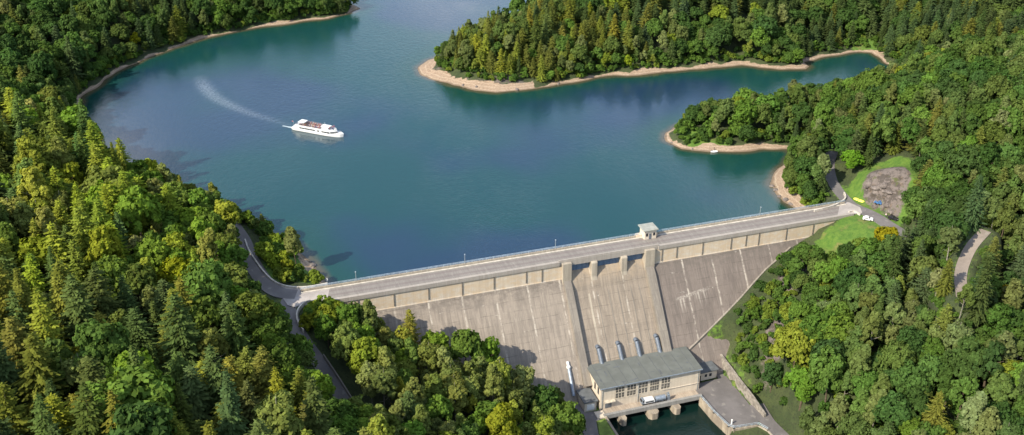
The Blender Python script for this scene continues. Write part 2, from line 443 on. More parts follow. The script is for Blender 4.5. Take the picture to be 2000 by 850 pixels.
VS = [-400, -160, -60, 0, 12, 40, 62, 74, 141, 141.8, 148, 154, 166, 178, 192, 206, 240, 300, 420, 700]
VZ = [60, 34, 17, 3.0, -7, -21, -30, -37.6, -37.6, -33.5, -27, -19, -11, -5, 0.5, 3.4, 14, 38, 75, 110]
def height(x, y, carve=True):
    d = shore_d(x, y)
    s, t = to_st(x, y)
    dl = np.maximum(d, 0)
    cap = np.where(x > 150, 95, 55.0) + 15 * vnoise(x, y, 120, 1)
    cap = np.where((x < -20) & (y < 520), 26, cap)
    k = .36 + .16 * vnoise(x, y, 60, 2)
    beach = np.where(x > 60, 3.6, 2.2)
    beach = np.where((x > -80) & (x < 12) & (y > 450), 7.0, beach)
    db = np.minimum(dl, beach)
    hl = .26 * db + cap * (1 - np.exp(-k * np.maximum(dl - beach, 0) / cap))
    hl = hl + 1.8 * vnoise(x, y, 22, 5) * np.clip((dl - beach) / 15, 0, 1) + .5 * vnoise(x, y, 6, 6) * np.clip(dl / 8, 0, 1)
    # ridge of the near left hill
    hl = hl + 7 * np.exp(-(((x + 165) / 60) ** 2 + ((y - 420) / 60) ** 2)) * np.clip(dl / 25, 0, 1)
    qx, qy = W(1728, 390, 7)[:2]
    qg = np.exp(-(((x - qx) / 13) ** 2 + ((y - qy) / 13) ** 2) ** 2)
    hl = hl + qg * np.clip((x - qx) * .45 + (y - qy) * .55 + 3, 0, 12) * .75
    hl = hl + qg * (3.0 * np.abs(vnoise(x, y, 6, 31)) + 2.2 * vnoise(x, y, 9, 32) + 1.2 * vnoise(x, y, 3, 33))
    # the far right flank rises out of the picture
    hl = hl + np.clip((x - 260) * .18, 0, 60) * np.clip(dl / 60, 0, 1)
    bed = np.maximum(-22, .35 * d)
    up = np.where(d > 0, hl, bed)
    val = np.interp(s, VS, VZ) + 1.6 * vnoise(x, y, 20, 7) * ((s < 72) | (s > 146)) * ((s < -6) | (t > 14))
    # upper bench behind the annex
    w = np.clip((23.4 - t) / 1.6, 0, 1)
    val = val * (1 - w) + w * np.interp(s, [-400, 0, 12, 40, 74, 84, 122, 130, 140, 154, 166, 178, 206, 260], [60, 3, -7, -21, -37.6, -37.6, -37.6, -28, -23.5, -16.5, -10, -5, 3, 18])
    rise = np.clip((t - 60) * .02, 0, 0)
    # tailrace
    tr = (s > 90.5) & (s < 127.0) & (t > 37) | (s > 90.5) & (t > 60) & (s < 130)
    val = np.where(tr, -45, val + rise)
    wt = np.clip((t + 1) / 6, 0, 1)
    inres = (s > 4) & (s < 190)
    h = np.where(t > -1, np.where(inres, val, np.minimum(up * (1 - wt) + val * wt, 999)), up)
    # sides: blend the two land forms where there is land on both
    sd = (s <= 4) | (s >= 190)
    wt2 = np.clip((t + 12) / 45, 0, 1); wt2 = wt2 * wt2 * (3 - 2 * wt2)
    h = np.where(sd & (t > -12), up * (1 - wt2) + val * wt2, h)
    if carve:
        for P, hw in ROADS:
            dd, par = seg_dist(x, y, P, False)
            rz = np.interp(par, range(len(P)), P[:, 2]) - .25
            w = 1 - np.clip((dd - hw - 1.2) / 6.5, 0, 1); w = w * w * (3 - 2 * w)
            w = np.where((s > 6) & (s < 198) & (t < 24) & (t > -8), 0, w)
            h = h * (1 - w) + rz * w
    return h
def hit(u, v, hh=0.0):
    """ground point on the line of sight"""
    zs = np.arange(160, -46, -.5)
    P = np.array([W(u, v, z) for z in zs])
    g = height(P[:, 0], P[:, 1]) + hh
    i = int(np.argmax(P[:, 2] <= g))
    return P[i][0], P[i][1], float(height(P[i:i + 1, 0], P[i:i + 1, 1])[0])

GX0, GX1, GY0, GY1, GS = -520.0, 700.0, 130.0, 1330.0, 2.0
gx = np.arange(GX0, GX1 + .1, GS); gy = np.arange(GY0, GY1 + .1, GS)
XX, YY = np.meshgrid(gx, gy)
ZZ = height(XX, YY)
DD = shore_d(XX, YY)
def gsample(x, y, G=ZZ):
    fx = np.clip((np.asarray(x) - GX0) / GS, 0, len(gx) - 1.001); fy = np.clip((np.asarray(y) - GY0) / GS, 0, len(gy) - 1.001)
    i, j = fx.astype(int), fy.astype(int); a, b = fx - i, fy - j
    return (G[j, i] * (1 - a) + G[j, i + 1] * a) * (1 - b) + (G[j + 1, i] * (1 - a) + G[j + 1, i + 1] * a) * b

def grid_mesh(name, X, Y, Z, keep=None):
    ny, nx = X.shape
    me = bpy.data.meshes.new(name)
    co = np.stack([X, Y, Z], -1).reshape(-1, 3).astype(np.float32)
    idx = np.arange(nx * ny).reshape(ny, nx)
    q = np.stack([idx[:-1, :-1], idx[:-1, 1:], idx[1:, 1:], idx[1:, :-1]], -1).reshape(-1, 4)
    if keep is not None: q = q[keep[:-1, :-1].ravel()]
    me.vertices.add(len(co)); me.vertices.foreach_set('co', co.ravel())
    me.loops.add(q.size); me.loops.foreach_set('vertex_index', q.ravel().astype(np.int32))
    me.polygons.add(len(q)); me.polygons.foreach_set('loop_start', np.arange(0, q.size, 4, dtype=np.int32))
    me.polygons.foreach_set('loop_total', np.full(len(q), 4, np.int32))
    me.polygons.foreach_set('use_smooth', np.ones(len(q), bool))
    me.update(); me.validate()
    return me
def fattr(me, name, arr):
    a = me.attributes.new(name, 'FLOAT', 'POINT'); a.data.foreach_set('value', np.asarray(arr, np.float32).ravel())

# open ground, in survey coordinates
def wpoly(L, z): return [tuple(W(u, v, z)[:2]) for u, v in L]
meadow = wpoly([(1590, 447), (1640, 428), (1668, 420), (1702, 428), (1740, 447), (1712, 470), (1665, 484), (1625, 482), (1600, 468)], 3)
quarry = wpoly([(1684, 364), (1702, 355), (1738, 357), (1772, 374), (1768, 410), (1748, 422), (1718, 404), (1694, 388)], 7)
verge = wpoly([(1640, 372), (1675, 350), (1745, 345), (1790, 368), (1775, 425), (1745, 436), (1700, 408)], 6)
shoremead = wpoly([(1325, 262), (1350, 252), (1395, 275), (1430, 270), (1435, 280), (1395, 288), (1350, 286)], 2)
cove = wpoly([(1660, 105), (1670, 80), (1712, 80), (1712, 105)], 2)
saddle = wpoly([(1520, 225), (1535, 205), (1570, 205), (1575, 222)], 6)
tip = wpoly([(830, 135), (850, 120), (900, 148), (955, 150), (1010, 150), (1060, 158), (1050, 175), (970, 181), (860, 160)], 3)
glade = wpoly([(205, 505), (245, 495), (255, 520), (225, 535)], 14)
lawnp = wpoly([(1085, 760), (1110, 770), (1150, 850), (1120, 890), (1085, 850)], YARD)
leftbank = wpoly([(545, 500), (560, 470), (620, 530), (645, 556), (560, 560), (520, 530)], 2)
farlawn = wpoly([(455, 8), (500, 0), (560, 2), (520, 10)], 12)
scree = [wpoly([(1520, 560), (1545, 545), (1570, 590), (1560, 640), (1535, 690), (1510, 715), (1490, 700), (1495, 650), (1510, 610)], -20)]
OPEN = [(meadow, 1.0), (quarry, 1.0), (verge, .8), (shoremead, .9), (cove, 1.0), (saddle, 1.0), (tip, .75), (glade, .9), (leftbank, .75), (farlawn, 1.0)]

tm = grid_mesh('terrain', XX, YY, ZZ)
S_, T_ = to_st(XX, YY)
grassm = np.zeros(XX.shape); rockm = np.zeros(XX.shape); beachm = np.zeros(XX.shape)
for P in (meadow, shoremead, cove, saddle, leftbank, farlawn, verge):
    grassm = np.maximum(grassm, inside(XX, YY, P) * 1.0)
grassm = np.maximum(grassm, ((S_ > 60) & (S_ < 92) & (T_ > 22)) * 1.0)
grassm = np.maximum(grassm, ((S_ > 128) & (S_ < 146) & (T_ < 60) & (T_ > 5)) * .5)
rockm = np.maximum(rockm, inside(XX, YY, quarry) * np.clip(1.0 + 1.2 * vnoise(XX, YY, 8, 41), .35, 1))
for P in scree: rockm = np.maximum(rockm, inside(XX, YY, P) * np.clip(.5 + 1.6 * vnoise(XX, YY, 9, 21), 0, 1))
rockm = np.maximum(rockm, (DD > 0) * inside(XX, YY, tip) * .55)
bw = np.where(XX > 60, 3.6, 2.2); bw = np.where((XX > -80) & (XX < 12) & (YY > 450), 7.0, bw)
bw = bw + 5 * vnoise(XX, YY, 16, 8) + 3 * vnoise(XX, YY, 6, 9)
beachm = np.clip((bw + 1.0 - DD) / 2.0, 0, 1) * ((T_ < 2) | (S_ < -5) | (S_ > 205))
for P, hw in ROADS:
    dd, _ = seg_dist(XX, YY, P, False)
    grassm = np.maximum(grassm, .55 * (dd < hw + 1.5))
def blur(a, n=1):
    for _ in range(n):
        a = (a + np.roll(a, 1, 0) + np.roll(a, -1, 0) + np.roll(a, 1, 1) + np.roll(a, -1, 1)) / 5
    return a
fattr(tm, 'grass', blur(grassm, 2)); fattr(tm, 'rock', blur(rockm, 2)); fattr(tm, 'beach', beachm)

m, N, L, bs = new_mat('ground')
g = N.new('ShaderNodeNewGeometry'); v = g.outputs['Position']
def attr(nm):
    a = N.new('ShaderNodeAttribute'); a.attribute_name = nm; return a.outputs['Fac']
n1 = noise(N, L, v, .12, 6, .65); n2 = noise(N, L, v, 1.3, 6, .7); n3 = noise(N, L, v, .5, 5, .7)
c = mixc(N, L, ramp(N, L, n1, .4, .6), (.030, .046, .014), (.052, .07, .022))
c = mixc(N, L, ramp(N, L, n2, .5, .7), c, (.02, .022, .012))
gc = mixc(N, L, ramp(N, L, n3, .35, .65), (.055, .125, .014), (.10, .175, .022))
gc = mixc(N, L, ramp(N, L, n1, .54, .7), gc, (.16, .155, .045))
def wobble(f, n):   # ragged borders between covers
    return ramp(N, L, mathn(N, L, 'ADD', f, mathn(N, L, 'MULTIPLY_ADD', n, .9, -.45)), .4, .6)
c = mixc(N, L, wobble(attr('grass'), n3), c, gc)
vor = N.new('ShaderNodeTexVoronoi'); vor.inputs['Scale'].default_value = .35; L.new(v, vor.inputs['Vector'])
rc = mixc(N, L, ramp(N, L, n2, .35, .65), (.06, .048, .038), (.19, .145, .112))
rc = mixc(N, L, ramp(N, L, vor.outputs['Distance'], .1, .5), rc, (.15, .125, .115))
rc = mixc(N, L, mathn(N, L, 'MULTIPLY', ramp(N, L, noise(N, L, v, .35, 6, .75), .46, .56), .75), rc, (.045, .038, .032))
rc = mixc(N, L, ramp(N, L, noise(N, L, v, .22, 5, .7), .56, .64), rc, (.075, .085, .03))
c = mixc(N, L, wobble(attr('rock'), n3), c, rc)
bc = mixc(N, L, ramp(N, L, n2, .35, .7), (.235, .165, .115), (.42, .315, .225))
bc = mixc(N, L, ramp(N, L, n3, .55, .7), bc, (.27, .215, .16))
pz = N.new('ShaderNodeSeparateXYZ'); L.new(v, pz.inputs[0])
wet = ramp(N, L, mathn(N, L, 'MULTIPLY_ADD', n3, .6, pz.outputs[2]), .35, .75, True)
bc = mixc(N, L, wet, bc, (.17, .125, .085))
# terraces left by the falling water level
ter = mathn(N, L, 'PINGPONG', mathn(N, L, 'MULTIPLY_ADD', n3, .5, pz.outputs[2]), .3)
bc = mixc(N, L, mathn(N, L, 'MULTIPLY', ramp(N, L, ter, .0, .1, True), .3), bc, (.62, .52, .4))
c = mixc(N, L, wobble(attr('beach'), n3), c, bc)
L.new(c, bs.inputs['Base Color']); bs.inputs['Roughness'].default_value = .95
bump(N, L, bs, n2, .8, .5)
tm.materials.append(m)
to = bpy.data.objects.new('terrain', tm); sc.collection.objects.link(to); tag(to, kind='structure')
# land far beyond, so that the ground sheet reaches the horizon
mb = MB()
for x0, x1, y0, y1 in ((-4000, GX0 + 1, -1500, 5000), (GX1 - 1, 4000, -1500, 5000), (GX0 + 1, GX1 - 1, GY1 - 1, 5000), (GX0 + 1, GX1 - 1, -1500, GY0 + 1)):
    z = 30 if y0 > 1000 or x0 < -2000 or x0 > 500 else -10
    mb.add([(x0, y0, z - 34), (x1, y0, z - 34), (x1, y1, z - 34), (x0, y1, z - 34)], [(0, 1, 2, 3)])
tag(mb.build('hills', m), kind='structure')

# ------------------------------------------------------------------ lake
WSZ = 2.5
wx = np.arange(-400, 480, WSZ); wy = np.arange(290, 1300, WSZ)
WX, WY = np.meshgrid(wx, wy)
wsx, wtx = to_st(WX, WY)
wd = shore_d(WX, WY)
keep = (wtx < 0.5) & (wd < 8)
wm = grid_mesh('lake', WX, WY, np.zeros(WX.shape), keep)
fattr(wm, 'off', -wd)
wakeP = smooth_line([W(u, v, 0) for u, v in [(588, 246), (560, 243), (530, 234), (490, 222), (450, 206), (420, 190), (398, 168), (388, 146)]])
wdist, wpar = seg_dist(WX, WY, wakeP, False)
ln = wpar / (len(wakeP) - 1)
wwid = .9 + 2.3 * np.clip(ln * 1.4, 0, 1)
wk = np.clip(1.4 - wdist / wwid, 0, 1) * np.interp(ln, [0, .1, .35, .6, .85, 1], [.2, .25, .55, .9, 1, 0])
fattr(wm, 'wake', wk)
m, N, L, bs = new_mat('lake_water')
g = N.new('ShaderNodeNewGeometry'); v = g.outputs['Position']
off = N.new('ShaderNodeAttribute'); off.attribute_name = 'off'; off = off.outputs['Fac']
wka = N.new('ShaderNodeAttribute'); wka.attribute_name = 'wake'; wka = wka.outputs['Fac']
big = noise(N, L, v, .0055, 3, .5); mid = noise(N, L, v, .02, 4, .6)
deep = mixc(N, L, ramp(N, L, big, .45, .56), (.007, .048, .049), (.013, .036, .071))
shal = mixc(N, L, ramp(N, L, mathn(N, L, 'MULTIPLY_ADD', mid, 4, off), 2.2, 6), (.075, .068, .04), (.008, .050, .038))
c = mixc(N, L, ramp(N, L, mathn(N, L, 'MULTIPLY_ADD', mid, 8, off), 4, 24), shal, deep)
foam = mathn(N, L, 'MULTIPLY', wka, ramp(N, L, noise(N, L, v, 1.1, 5, .7), .25, .65))
c = mixc(N, L, mathn(N, L, 'MULTIPLY', foam, .26), c, (.5, .56, .62))
L.new(c, bs.inputs['Base Color'])
bs.inputs['IOR'].default_value = 1.72
gust = noise(N, L, v, .011, 5, .6, (1, .45, 1))
rg = N.new('ShaderNodeMapRange'); rg.inputs['From Min'].default_value = .35; rg.inputs['From Max'].default_value = .65
rg.inputs['To Min'].default_value = .03; rg.inputs['To Max'].default_value = .14
L.new(gust, rg.inputs['Value']); L.new(rg.outputs[0], bs.inputs['Roughness'])
rip = noise(N, L, v, .55, 4, .62, (1, .55, 1)); rip2 = noise(N, L, v, 1.3, 3, .6)
hh = mathn(N, L, 'ADD', rip, mathn(N, L, 'MULTIPLY', rip2, .6))
b = N.new('ShaderNodeBump'); b.inputs['Distance'].default_value = .22
bsr = N.new('ShaderNodeMapRange'); bsr.inputs['From Min'].default_value = .35; bsr.inputs['From Max'].default_value = .65
bsr.inputs['To Min'].default_value = .10; bsr.inputs['To Max'].default_value = .75
L.new(gust, bsr.inputs['Value']); L.new(bsr.outputs[0], b.inputs['Strength'])
L.new(hh, b.inputs['Height']); L.new(b.outputs[0], bs.inputs['Normal'])
wm.materials.append(m)
wobj = bpy.data.objects.new('lake', wm); sc.collection.objects.link(wobj); tag(wobj, kind='structure')
M['water'] = m
m, N, L, bs = new_mat('tailrace_water')
g = N.new('ShaderNodeNewGeometry')
bs.inputs['Base Color'].default_value = (.003, .014, .012, 1); bs.inputs['Roughness'].default_value = .08; bs.inputs['IOR'].default_value = 1.33
bump(N, L, bs, noise(N, L, g.outputs['Position'], .9, 4), .25, .2)
M['tail'] = m


# ------------------------------------------------------------------ the dam
def DB(): return MB()
def face_t(z): return 3.6 if z > -2.5 else 3.6 + .76 * (-2.5 - z)
dam = thing('dam', 'long pale concrete gravity dam with a road along its crest holding back the lake', 'dam', ST(102, 0, YARD))
def facepanel(s0, s1, name):
    b = DB(); n = int(math.ceil((s1 - s0) / 4)); zs = [-2.5, -10, -20, -30, -46]
    prof = [(-4.0, -2.5)] + [(face_t(z), z) for z in zs] + [(-4.0, -46)]
    b.prism(prof, s0, s1)
    return b.build(name, M['face'], dam, dam=True)
facepanel(-2, 88, 'downstream_face'); facepanel(121.5, 207, 'downstream_face')
# vertical crest wall above the battered face
for s0, s1 in ((-1, 87.2), (122.4, 206)):
    b = DB(); b.box(s0, s1, -5.0, 3.62, -2.55, 3.2)
    b.box(s0, s1, 3.62, 3.78, -2.75, -2.45)
    o = b.build('crest_wall', M['band'], dam, dam=True)
# dark recessed joints of the crest wall: thin shadow-casting pilaster strips
js = [14.5, 26.7, 38.7, 50.6, 62, 73.8, 79.6, 125.6, 131.5, 141.9, 153.5, 159.7, 165, 176.6, 188]
M['joint'] = simple('joint_filler', (.16, .14, .12), .95, 0, .3, 2)
for i, s in enumerate(js):
    b = DB(); b.box(s - .14, s + .14, 3.62, 3.84, -2.4 + .3 * (i % 3), 2.75); b.build('joint', M['joint'], dam, dam=True)
# road deck with its overhanging coping
b = DB(); b.box(-3, 207, -5.2, 3.4, 3.2, 4.0); b.build('roadway', M['deck'], dam, dam=True)
for s0, s1, tt in ((1.5, 86.0, 3.98), (124.0, 205, 3.98)):
    b = DB(); b.box(s0, s1, 3.4, tt, 3.05, 4.0); b.box(s0, s1, 3.62, tt - .03, 4.0, 4.5); b.build('parapet', M['cope'], dam, dam=True)
    b = DB(); b.box(s0, s1, 2.2, 3.4, 4.003, 4.16); b.build('walkway', M['cope'], dam, dam=True)
b = DB(); b.box(-3, 207, -5.6, -5.2, 2.6, 4.75); b.build('upstream_parapet', M['pier'], dam, dam=True)
b = DB(); b.box(-3, 207, -5.6, -5.2, -30, 2.6); b.build('upstream_face', M['face'], dam, dam=True)
b = DB(); b.box(-3, 207, -4.9, -4.3, 4.003, 4.14); b.build('kerb', M['kerb'], dam, dam=True)
# worn wheel lanes of the roadway
M['lane'] = concrete('worn_lane', (.20, .175, .165), (.15, .13, .125), (.28, .26, .24), seams=False, stainy=.9)
for t0, t1 in ((-3.4, -2.3), (-.6, .5)):
    b = DB(); b.box(1, 205, t0, t1, 4.0, 4.006); b.build('wheel_track', M['lane'], dam, dam=True)
# upstream railing
b = DB(); s = -3.0
while s < 206:
    if not 119.5 < s < 127.5: b.box(s - .05, s + .05, -5.45, -5.35, 4.75, 5.6)
    s += 2.6
for s0, s1 in ((-3, 120), (127, 207)):
    for z in (5.1, 5.35, 5.6): b.box(s0, s1, -5.45, -5.35, z - .05, z + .03)
b.build('railing', M['rail'], dam, dam=True)
# spillway
b = DB()
prof = [(-3, -.6), (0, -.42), (1.5, -.5), (2.4, -.85), (3.4, -1.8), (4.4, -3.2), (5.4, -4.9), (6.5, -7.1)]
prof += [(face_t(z) - .7, z) for z in (-12, -20, -28, -34, -46)] + [(-3, -46)]
b.prism(prof, 87.6, 121.6)
b.build('spillway', M['spill'], dam, dam=True)
for s0 in (95.7, 98.9, 103.4, 107.0, 112.0, 115.3):       # worn ridges between the cast strips
    b = DB(); b.prism([(face_t(z) - .75, z) for z in (-8, -34)] + [(face_t(z) - .62 + .06 * (s0 > 98), z) for z in (-34, -8)], s0, s0 + (.8 if s0 < 96 else .25))
    b.build('spillway_rib', M['pier'] if s0 < 96 else M['rib'], dam, dam=True)
for s0, s1 in ((90.4, 97.9), (100.3, 109.4), (111.8, 118.6)):
    b = DB(); b.box(s0, s1, 1.8, 2.05, -.8, 2.5)
    for k in range(4):
        q = s0 + (s1 - s0) * (k + .5) / 4; b.box(q - .08, q + .08, 2.05, 2.2, -.75, 2.5)
    b.build('gate', M['gatep'], dam, dam=True)
for s0, s1 in ((97.9, 100.3), (109.4, 111.8)):
    b = DB(); b.prism([(-4, 2.7), (4.0, 2.7), (4.5, 2.2), (4.7, -3.2), (5.9, -6.6), (7.9, -10), (2, -10), (-4, -6)], s0, s1)
    b.build('pier', M['pier'], dam, dam=True, bevel=.25)
b = DB(); b.box(85.9, 124.1, 2.2, 3.5, 2.55, 4.0); b.box(85.9, 124.1, 3.0, 3.5, 4.0, 4.95)
b.box(86, 124, 3.42, 3.62, 2.4, 4.5)
b.build('bridge_beam', M['cope'], dam, dam=True)
for s0, s1 in ((87.0, 90.4), (118.6, 122.4)):
    b = DB(); b.prism([(-4, 3.9), (4.75, 3.9), (4.95, -3.4), (4.95, -4.5), (-4, -4.5)], s0, s1)
    b.build('end_pier', M['pier'], dam, dam=True, bevel=.12)
    b = DB()
    tl = [(5.0, -3.0)] + [(face_t(z) + 1.5, z) for z in (-5, -10, -18, -26)] + [(face_t(-29) + 1.9, -29), (face_t(-32) + 2.6, -32), (26.9, -33.2), (33, -38)]
    bl = [(face_t(z) - 2, z) for z in (-46, -3)]
    b.prism(tl + [(33, -46)] + bl, s0 + .35, s1 - .35)
    b.build('training_wall', M['rib'], dam, dam=True)
# foot ledges where the face meets rock
b = DB()
ks = [122.4, 128, 132, 140, 147, 154, 160, 166, 172, 178]
kz = [-30.5, -28.6, -26.8, -23, -19.6, -16, -12.6, -9.4, -6.9, -4.2]
for i in range(len(ks) - 1):
    a, c = ks[i], ks[i + 1]; za, zc = kz[i], kz[i + 1]
    b.hexa([(a, face_t(za) - 3, za - 9), (c, face_t(zc) - 3, zc - 9), (c, face_t(zc) + 1.2, zc - 9), (a, face_t(za) + 1.2, za - 9),
            (a, face_t(za) - 3, za - .2), (c, face_t(zc) - 3, zc - .2), (c, face_t(zc) + .9, zc - .2), (a, face_t(za) + .9, za - .2)])
b.build('toe_ledge', M['rib'], dam, dam=True)
# penstocks
def pipe(name, label, pts, r, mt, group, extra=None):
    o = thing(name, label, 'pipe', ST(pts[0][0], pts[0][1], pts[-1][2]), 0, group)
    b = DB()
    for p, q in zip(pts[:-1], pts[1:]): b.tube(p, q, r, n=14)
    b.build('pipe_body', mt, o, dam=True, smooth=False)
    b = DB(); p, q = Vector(pts[0]), Vector(pts[-1]); d = (q - p).normalized()
    for k in range(1, 5):
        c = p + (q - p) * k / 5; b.tube(c - d * .06, c + d * .06, r + .05, n=14)
    b.build('flange', mt, o, dam=True)
    return o
pl = ['blue grey steel penstock leaning on the spillway, first from the left training wall', 'blue grey steel penstock, second from the left training wall above the powerhouse roof',
      'blue grey steel penstock, third from the left training wall above the powerhouse roof', 'blue grey steel penstock nearest the right training wall of the spillway']
for (s), lb in zip((95.2, 102.9, 109.8, 117.6), pl):
    z0 = -23.4
    pipe('penstock', lb, [(s, face_t(z0) - .9, z0 + .3), (s + .1, face_t(z0) + .35, z0), (s + .5, face_t(-33) + .5, -33)], 0.8, M['steel'], 'penstocks behind the powerhouse')
o = pipe('drain_pipe', 'silver upright pipe with white cap on the dam face left of the spillway', [(83.2, face_t(-27.5) + .3, -27.5), (82.9, face_t(-34.6) + 1.0, -34.6)], .6, M['silver'], None)
b = DB(); b.ball((83.2, face_t(-26.9) + .4, -26.9), .8); b.tube((83.25, face_t(-25.6) + .1, -25.4), (83.2, face_t(-26.9) + .4, -26.9), .5); b.build('cap', M['white'], o, dam=True)

# ------------------------------------------------------------------ valve house on the crest
vh = thing('valve_house', 'small square cream valve house with flat pale roof on the dam crest', 'valve house', ST(123.4, -4.6, 4))
b = DB(); b.box(121.3, 125.9, -6.9, -2.6, 3.3, 7.6); b.build('wall', M['plaster'], vh, dam=True)
b = DB(); b.box(120.6, 126.5, -7.5, -2.0, 7.6, 8.0); b.build('roof', M['roofslab'], vh, dam=True, bevel=.05)
b = DB(); b.box(123.0, 124.0, -2.61, -2.54, 4.05, 6.3); b.build('door', M['steel'], vh, dam=True)
for s0 in (121.8, 124.6):
    b = DB(); b.box(s0, s0 + .8, -2.61, -2.55, 5.3, 6.5); b.build('window', M['glass'], vh, dam=True)
b = DB(); b.box(119.2, 121.2, -6.6, -4.9, 3.0, 5.0); b.build('annex_wall', M['band'], vh, dam=True)
b = DB(); b.box(126.0, 127.2, -6.6, -4.2, 3.0, 4.9); b.build('annex_wall', M['band'], vh, dam=True)

# ------------------------------------------------------------------ crest lamps
def lamp(s, t, z, h, label):
    p = ST(s, t, z); o = thing('street_lamp', label, 'street lamp', p, 0, 'lamps along the dam crest')
    b = MB(); b.tube((0, 0, 0), (0, 0, h), .11, .07, 8); b.tube((0, 0, 0), (0, 0, .5), .2, .2, 8); b.build('pole', M['pole'], o)
    b = MB(); b.box(-.18, .18, -.5, .15, h, h + .14); b.build('lamp_head', M['pole'], o)
for s, lb in ((15.8, 'slim grey lamp post on the lakeside parapet, the one closest to the left bank'), (54.2, 'slim grey lamp post on the lakeside parapet midway along the left half of the crest'),
              (87.8, 'slim grey lamp post on the lakeside parapet just left of the spillway bridge'), (170, 'slim grey lamp post on the lakeside parapet between valve house and right bank')):
    lamp(s, -5.4, 4.7, 3.6, lb)

# ------------------------------------------------------------------ powerhouse
Z0 = YARD
ph = thing('powerhouse', 'long beige powerhouse with a grey flat roof at the foot of the spillway', 'powerhouse', ST(108.8, 30, Z0))
b = DB(); b.hexa([(90, 23.7, Z0 - 8), (127.5, 23.7, Z0 - 8), (127.5, 36, Z0 - 8), (90, 36, Z0 - 8), (90, 23.7, -27.75), (127.5, 23.7, -27.75), (127.5, 36, -28.25), (90, 36, -28.25)])
b.build('wall', M['plaster'], ph, dam=True)
RZ = lambda t: -27.3 - (t - 23) * .037
b = DB(); b.hexa([(89.5, 23.0, -27.7), (128, 23.0, -27.7), (128, 36.6, -28.2), (89.5, 36.6, -28.2), (89.5, 23.0, RZ(23)), (128, 23.0, RZ(23)), (128, 36.6, RZ(36.6)), (89.5, 36.6, RZ(36.6))])
rf = b.build('roof', M['roof'], ph, dam=True)
b = DB(); b.box(89.5, 128, 36.6, 36.85, -28.25, -27.88); b.build('gutter', M['silver'], rf, dam=True)
rs = random.Random(5)
for k in range(26):     # felt repairs
    s = 91 + 35 * rs.random(); t = 24 + 11.5 * rs.random(); w, l = .2 + rs.random() * .5, .5 + rs.random() * 2.2
    z = RZ(t) + .012 + .001 * k
    if k % 3: w, l = l, w
    b = DB(); b.add([(s, t, z), (s + w, t, z), (s + w, t + l, z - l * .037), (s, t + l, z - l * .037)], [(0, 1, 2, 3)]); b.build('felt_patch', M['roof2'], rf, dam=True)
b = DB()
for k in range(9): 
    s = 91.5 + k * 4.2; b.hexa([(q, t_, RZ(t_) + d_) for d_ in (.01, .05) for q, t_ in ((s, 23.2), (s + .12, 23.2), (s + .12, 36.4), (s, 36.4))])
b.build('roof_seam', M['roof2'], rf, dam=True)
for s0, n in ((95.6, 3), (99.9, 3), (104.3, 3), (108.5, 4), (112.8, 3)):
    o = DB(); w = 3.4
    for z0 in (-33.55, -31.15):
        for k in range(n):
            x0 = s0 + w * k / n; x1 = s0 + w * (k + 1) / n - (.32 if n == 3 else .2)
            o.box(x0, x1, 35.98, 36.03, z0, z0 + 2.0)
    win = o.build('window', M['glass'], ph, dam=True)
    o = DB(); o.box(s0 - .15, s0 + w, 36.0, 36.16, -33.8, -33.62); o.box(s0 - .15, s0 + w, 36.0, 36.1, -31.5, -31.2)
    for z0 in (-33.55, -31.15):
        for k in range(n):
            x0 = s0 + w * k / n; x1 = s0 + w * (k + 1) / n - (.32 if n == 3 else .2)
            o.box((x0 + x1) / 2 - .035, (x0 + x1) / 2 + .035, 36.03, 36.07, z0, z0 + 2.0); o.box(x0, x1, 36.03, 36.06, z0 + .96, z0 + 1.03)
    o.build('frame', M['frame'], win, dam=True)
b = DB(); b.box(91.2, 95.2, 36, 37.4, -33.9, -33.7); b.build('canopy', M['frame'], ph, dam=True)
b = DB(); b.box(91.8, 94.2, 36, 36.06, Z0 + .1, -34.2); b.build('door', M['steel'], ph, dam=True)
for s in (90.6, 104.0, 126.8):
    b = DB(); b.tube((s, 36.12, Z0), (s, 36.12, -28.2), .1, n=6); b.build('downpipe', M['pole'], ph, dam=True)
b = DB(); b.box(90.0, 127.5, 36.0, 36.05, -34.35, -34.2); b.box(113, 127.4, 36.05, 36.25, -34.1, -33.95); b.build('string_course', M['band'], ph, dam=True)
for t0 in (33.2, 30.2):
    b = DB(); b.box(89.94, 90.0, t0, t0 + 1.15, -31.9, -29.2); b.build('window', M['glass'], ph, dam=True)

an = thing('annex', 'low annex with a dark flat roof against the right end wall of the powerhouse', 'annex', ST(132.5, 26, Z0))
b = DB(); b.slab([(128.1, 23.6), (136.3, 23.4), (136.6, 31.7), (128.1, 32)], Z0, -33.4); b.build('wall', M['plaster'], an, dam=True)
b = DB(); b.slab([(128.15, 23.1), (136.7, 22.9), (137.1, 32.3), (128.15, 32.6)], -33.4, -33.0); b.build('roof', M['roof2'], an, dam=True)
b = DB(); b.box(128.6, 130.2, 31.95, 32.06, Z0, -34.6); b.build('door', M['glass'], an, dam=True)
for s0 in (131.8, 133.6):
    b = DB(); b.box(s0, s0 + .9, 31.8, 31.98, -35.6, -34.5); b.build('window', M['glass'], an, dam=True)
kh = thing('gatehouse', 'little beige garage with dark roof and white door at the left corner of the powerhouse', 'garage', ST(86.8, 31, Z0))
b = DB(); b.box(84.5, 88.9, 28.2, 35.2, Z0 - 1, -33.6); b.build('wall', M['plaster'], kh, dam=True)
b = DB(); b.box(84.1, 89.3, 27.8, 35.7, -33.6, -33.2); b.build('roof', M['roof2'], kh, dam=True)
b = DB(); b.box(85.4, 88.2, 35.15, 35.26, Z0 + .05, -34.5)
for k in range(4): b.box(85.4, 88.2, 35.26, 35.3, Z0 + .5 + k * .55, Z0 + .56 + k * .55)
b.build('door', M['white'], kh, dam=True)

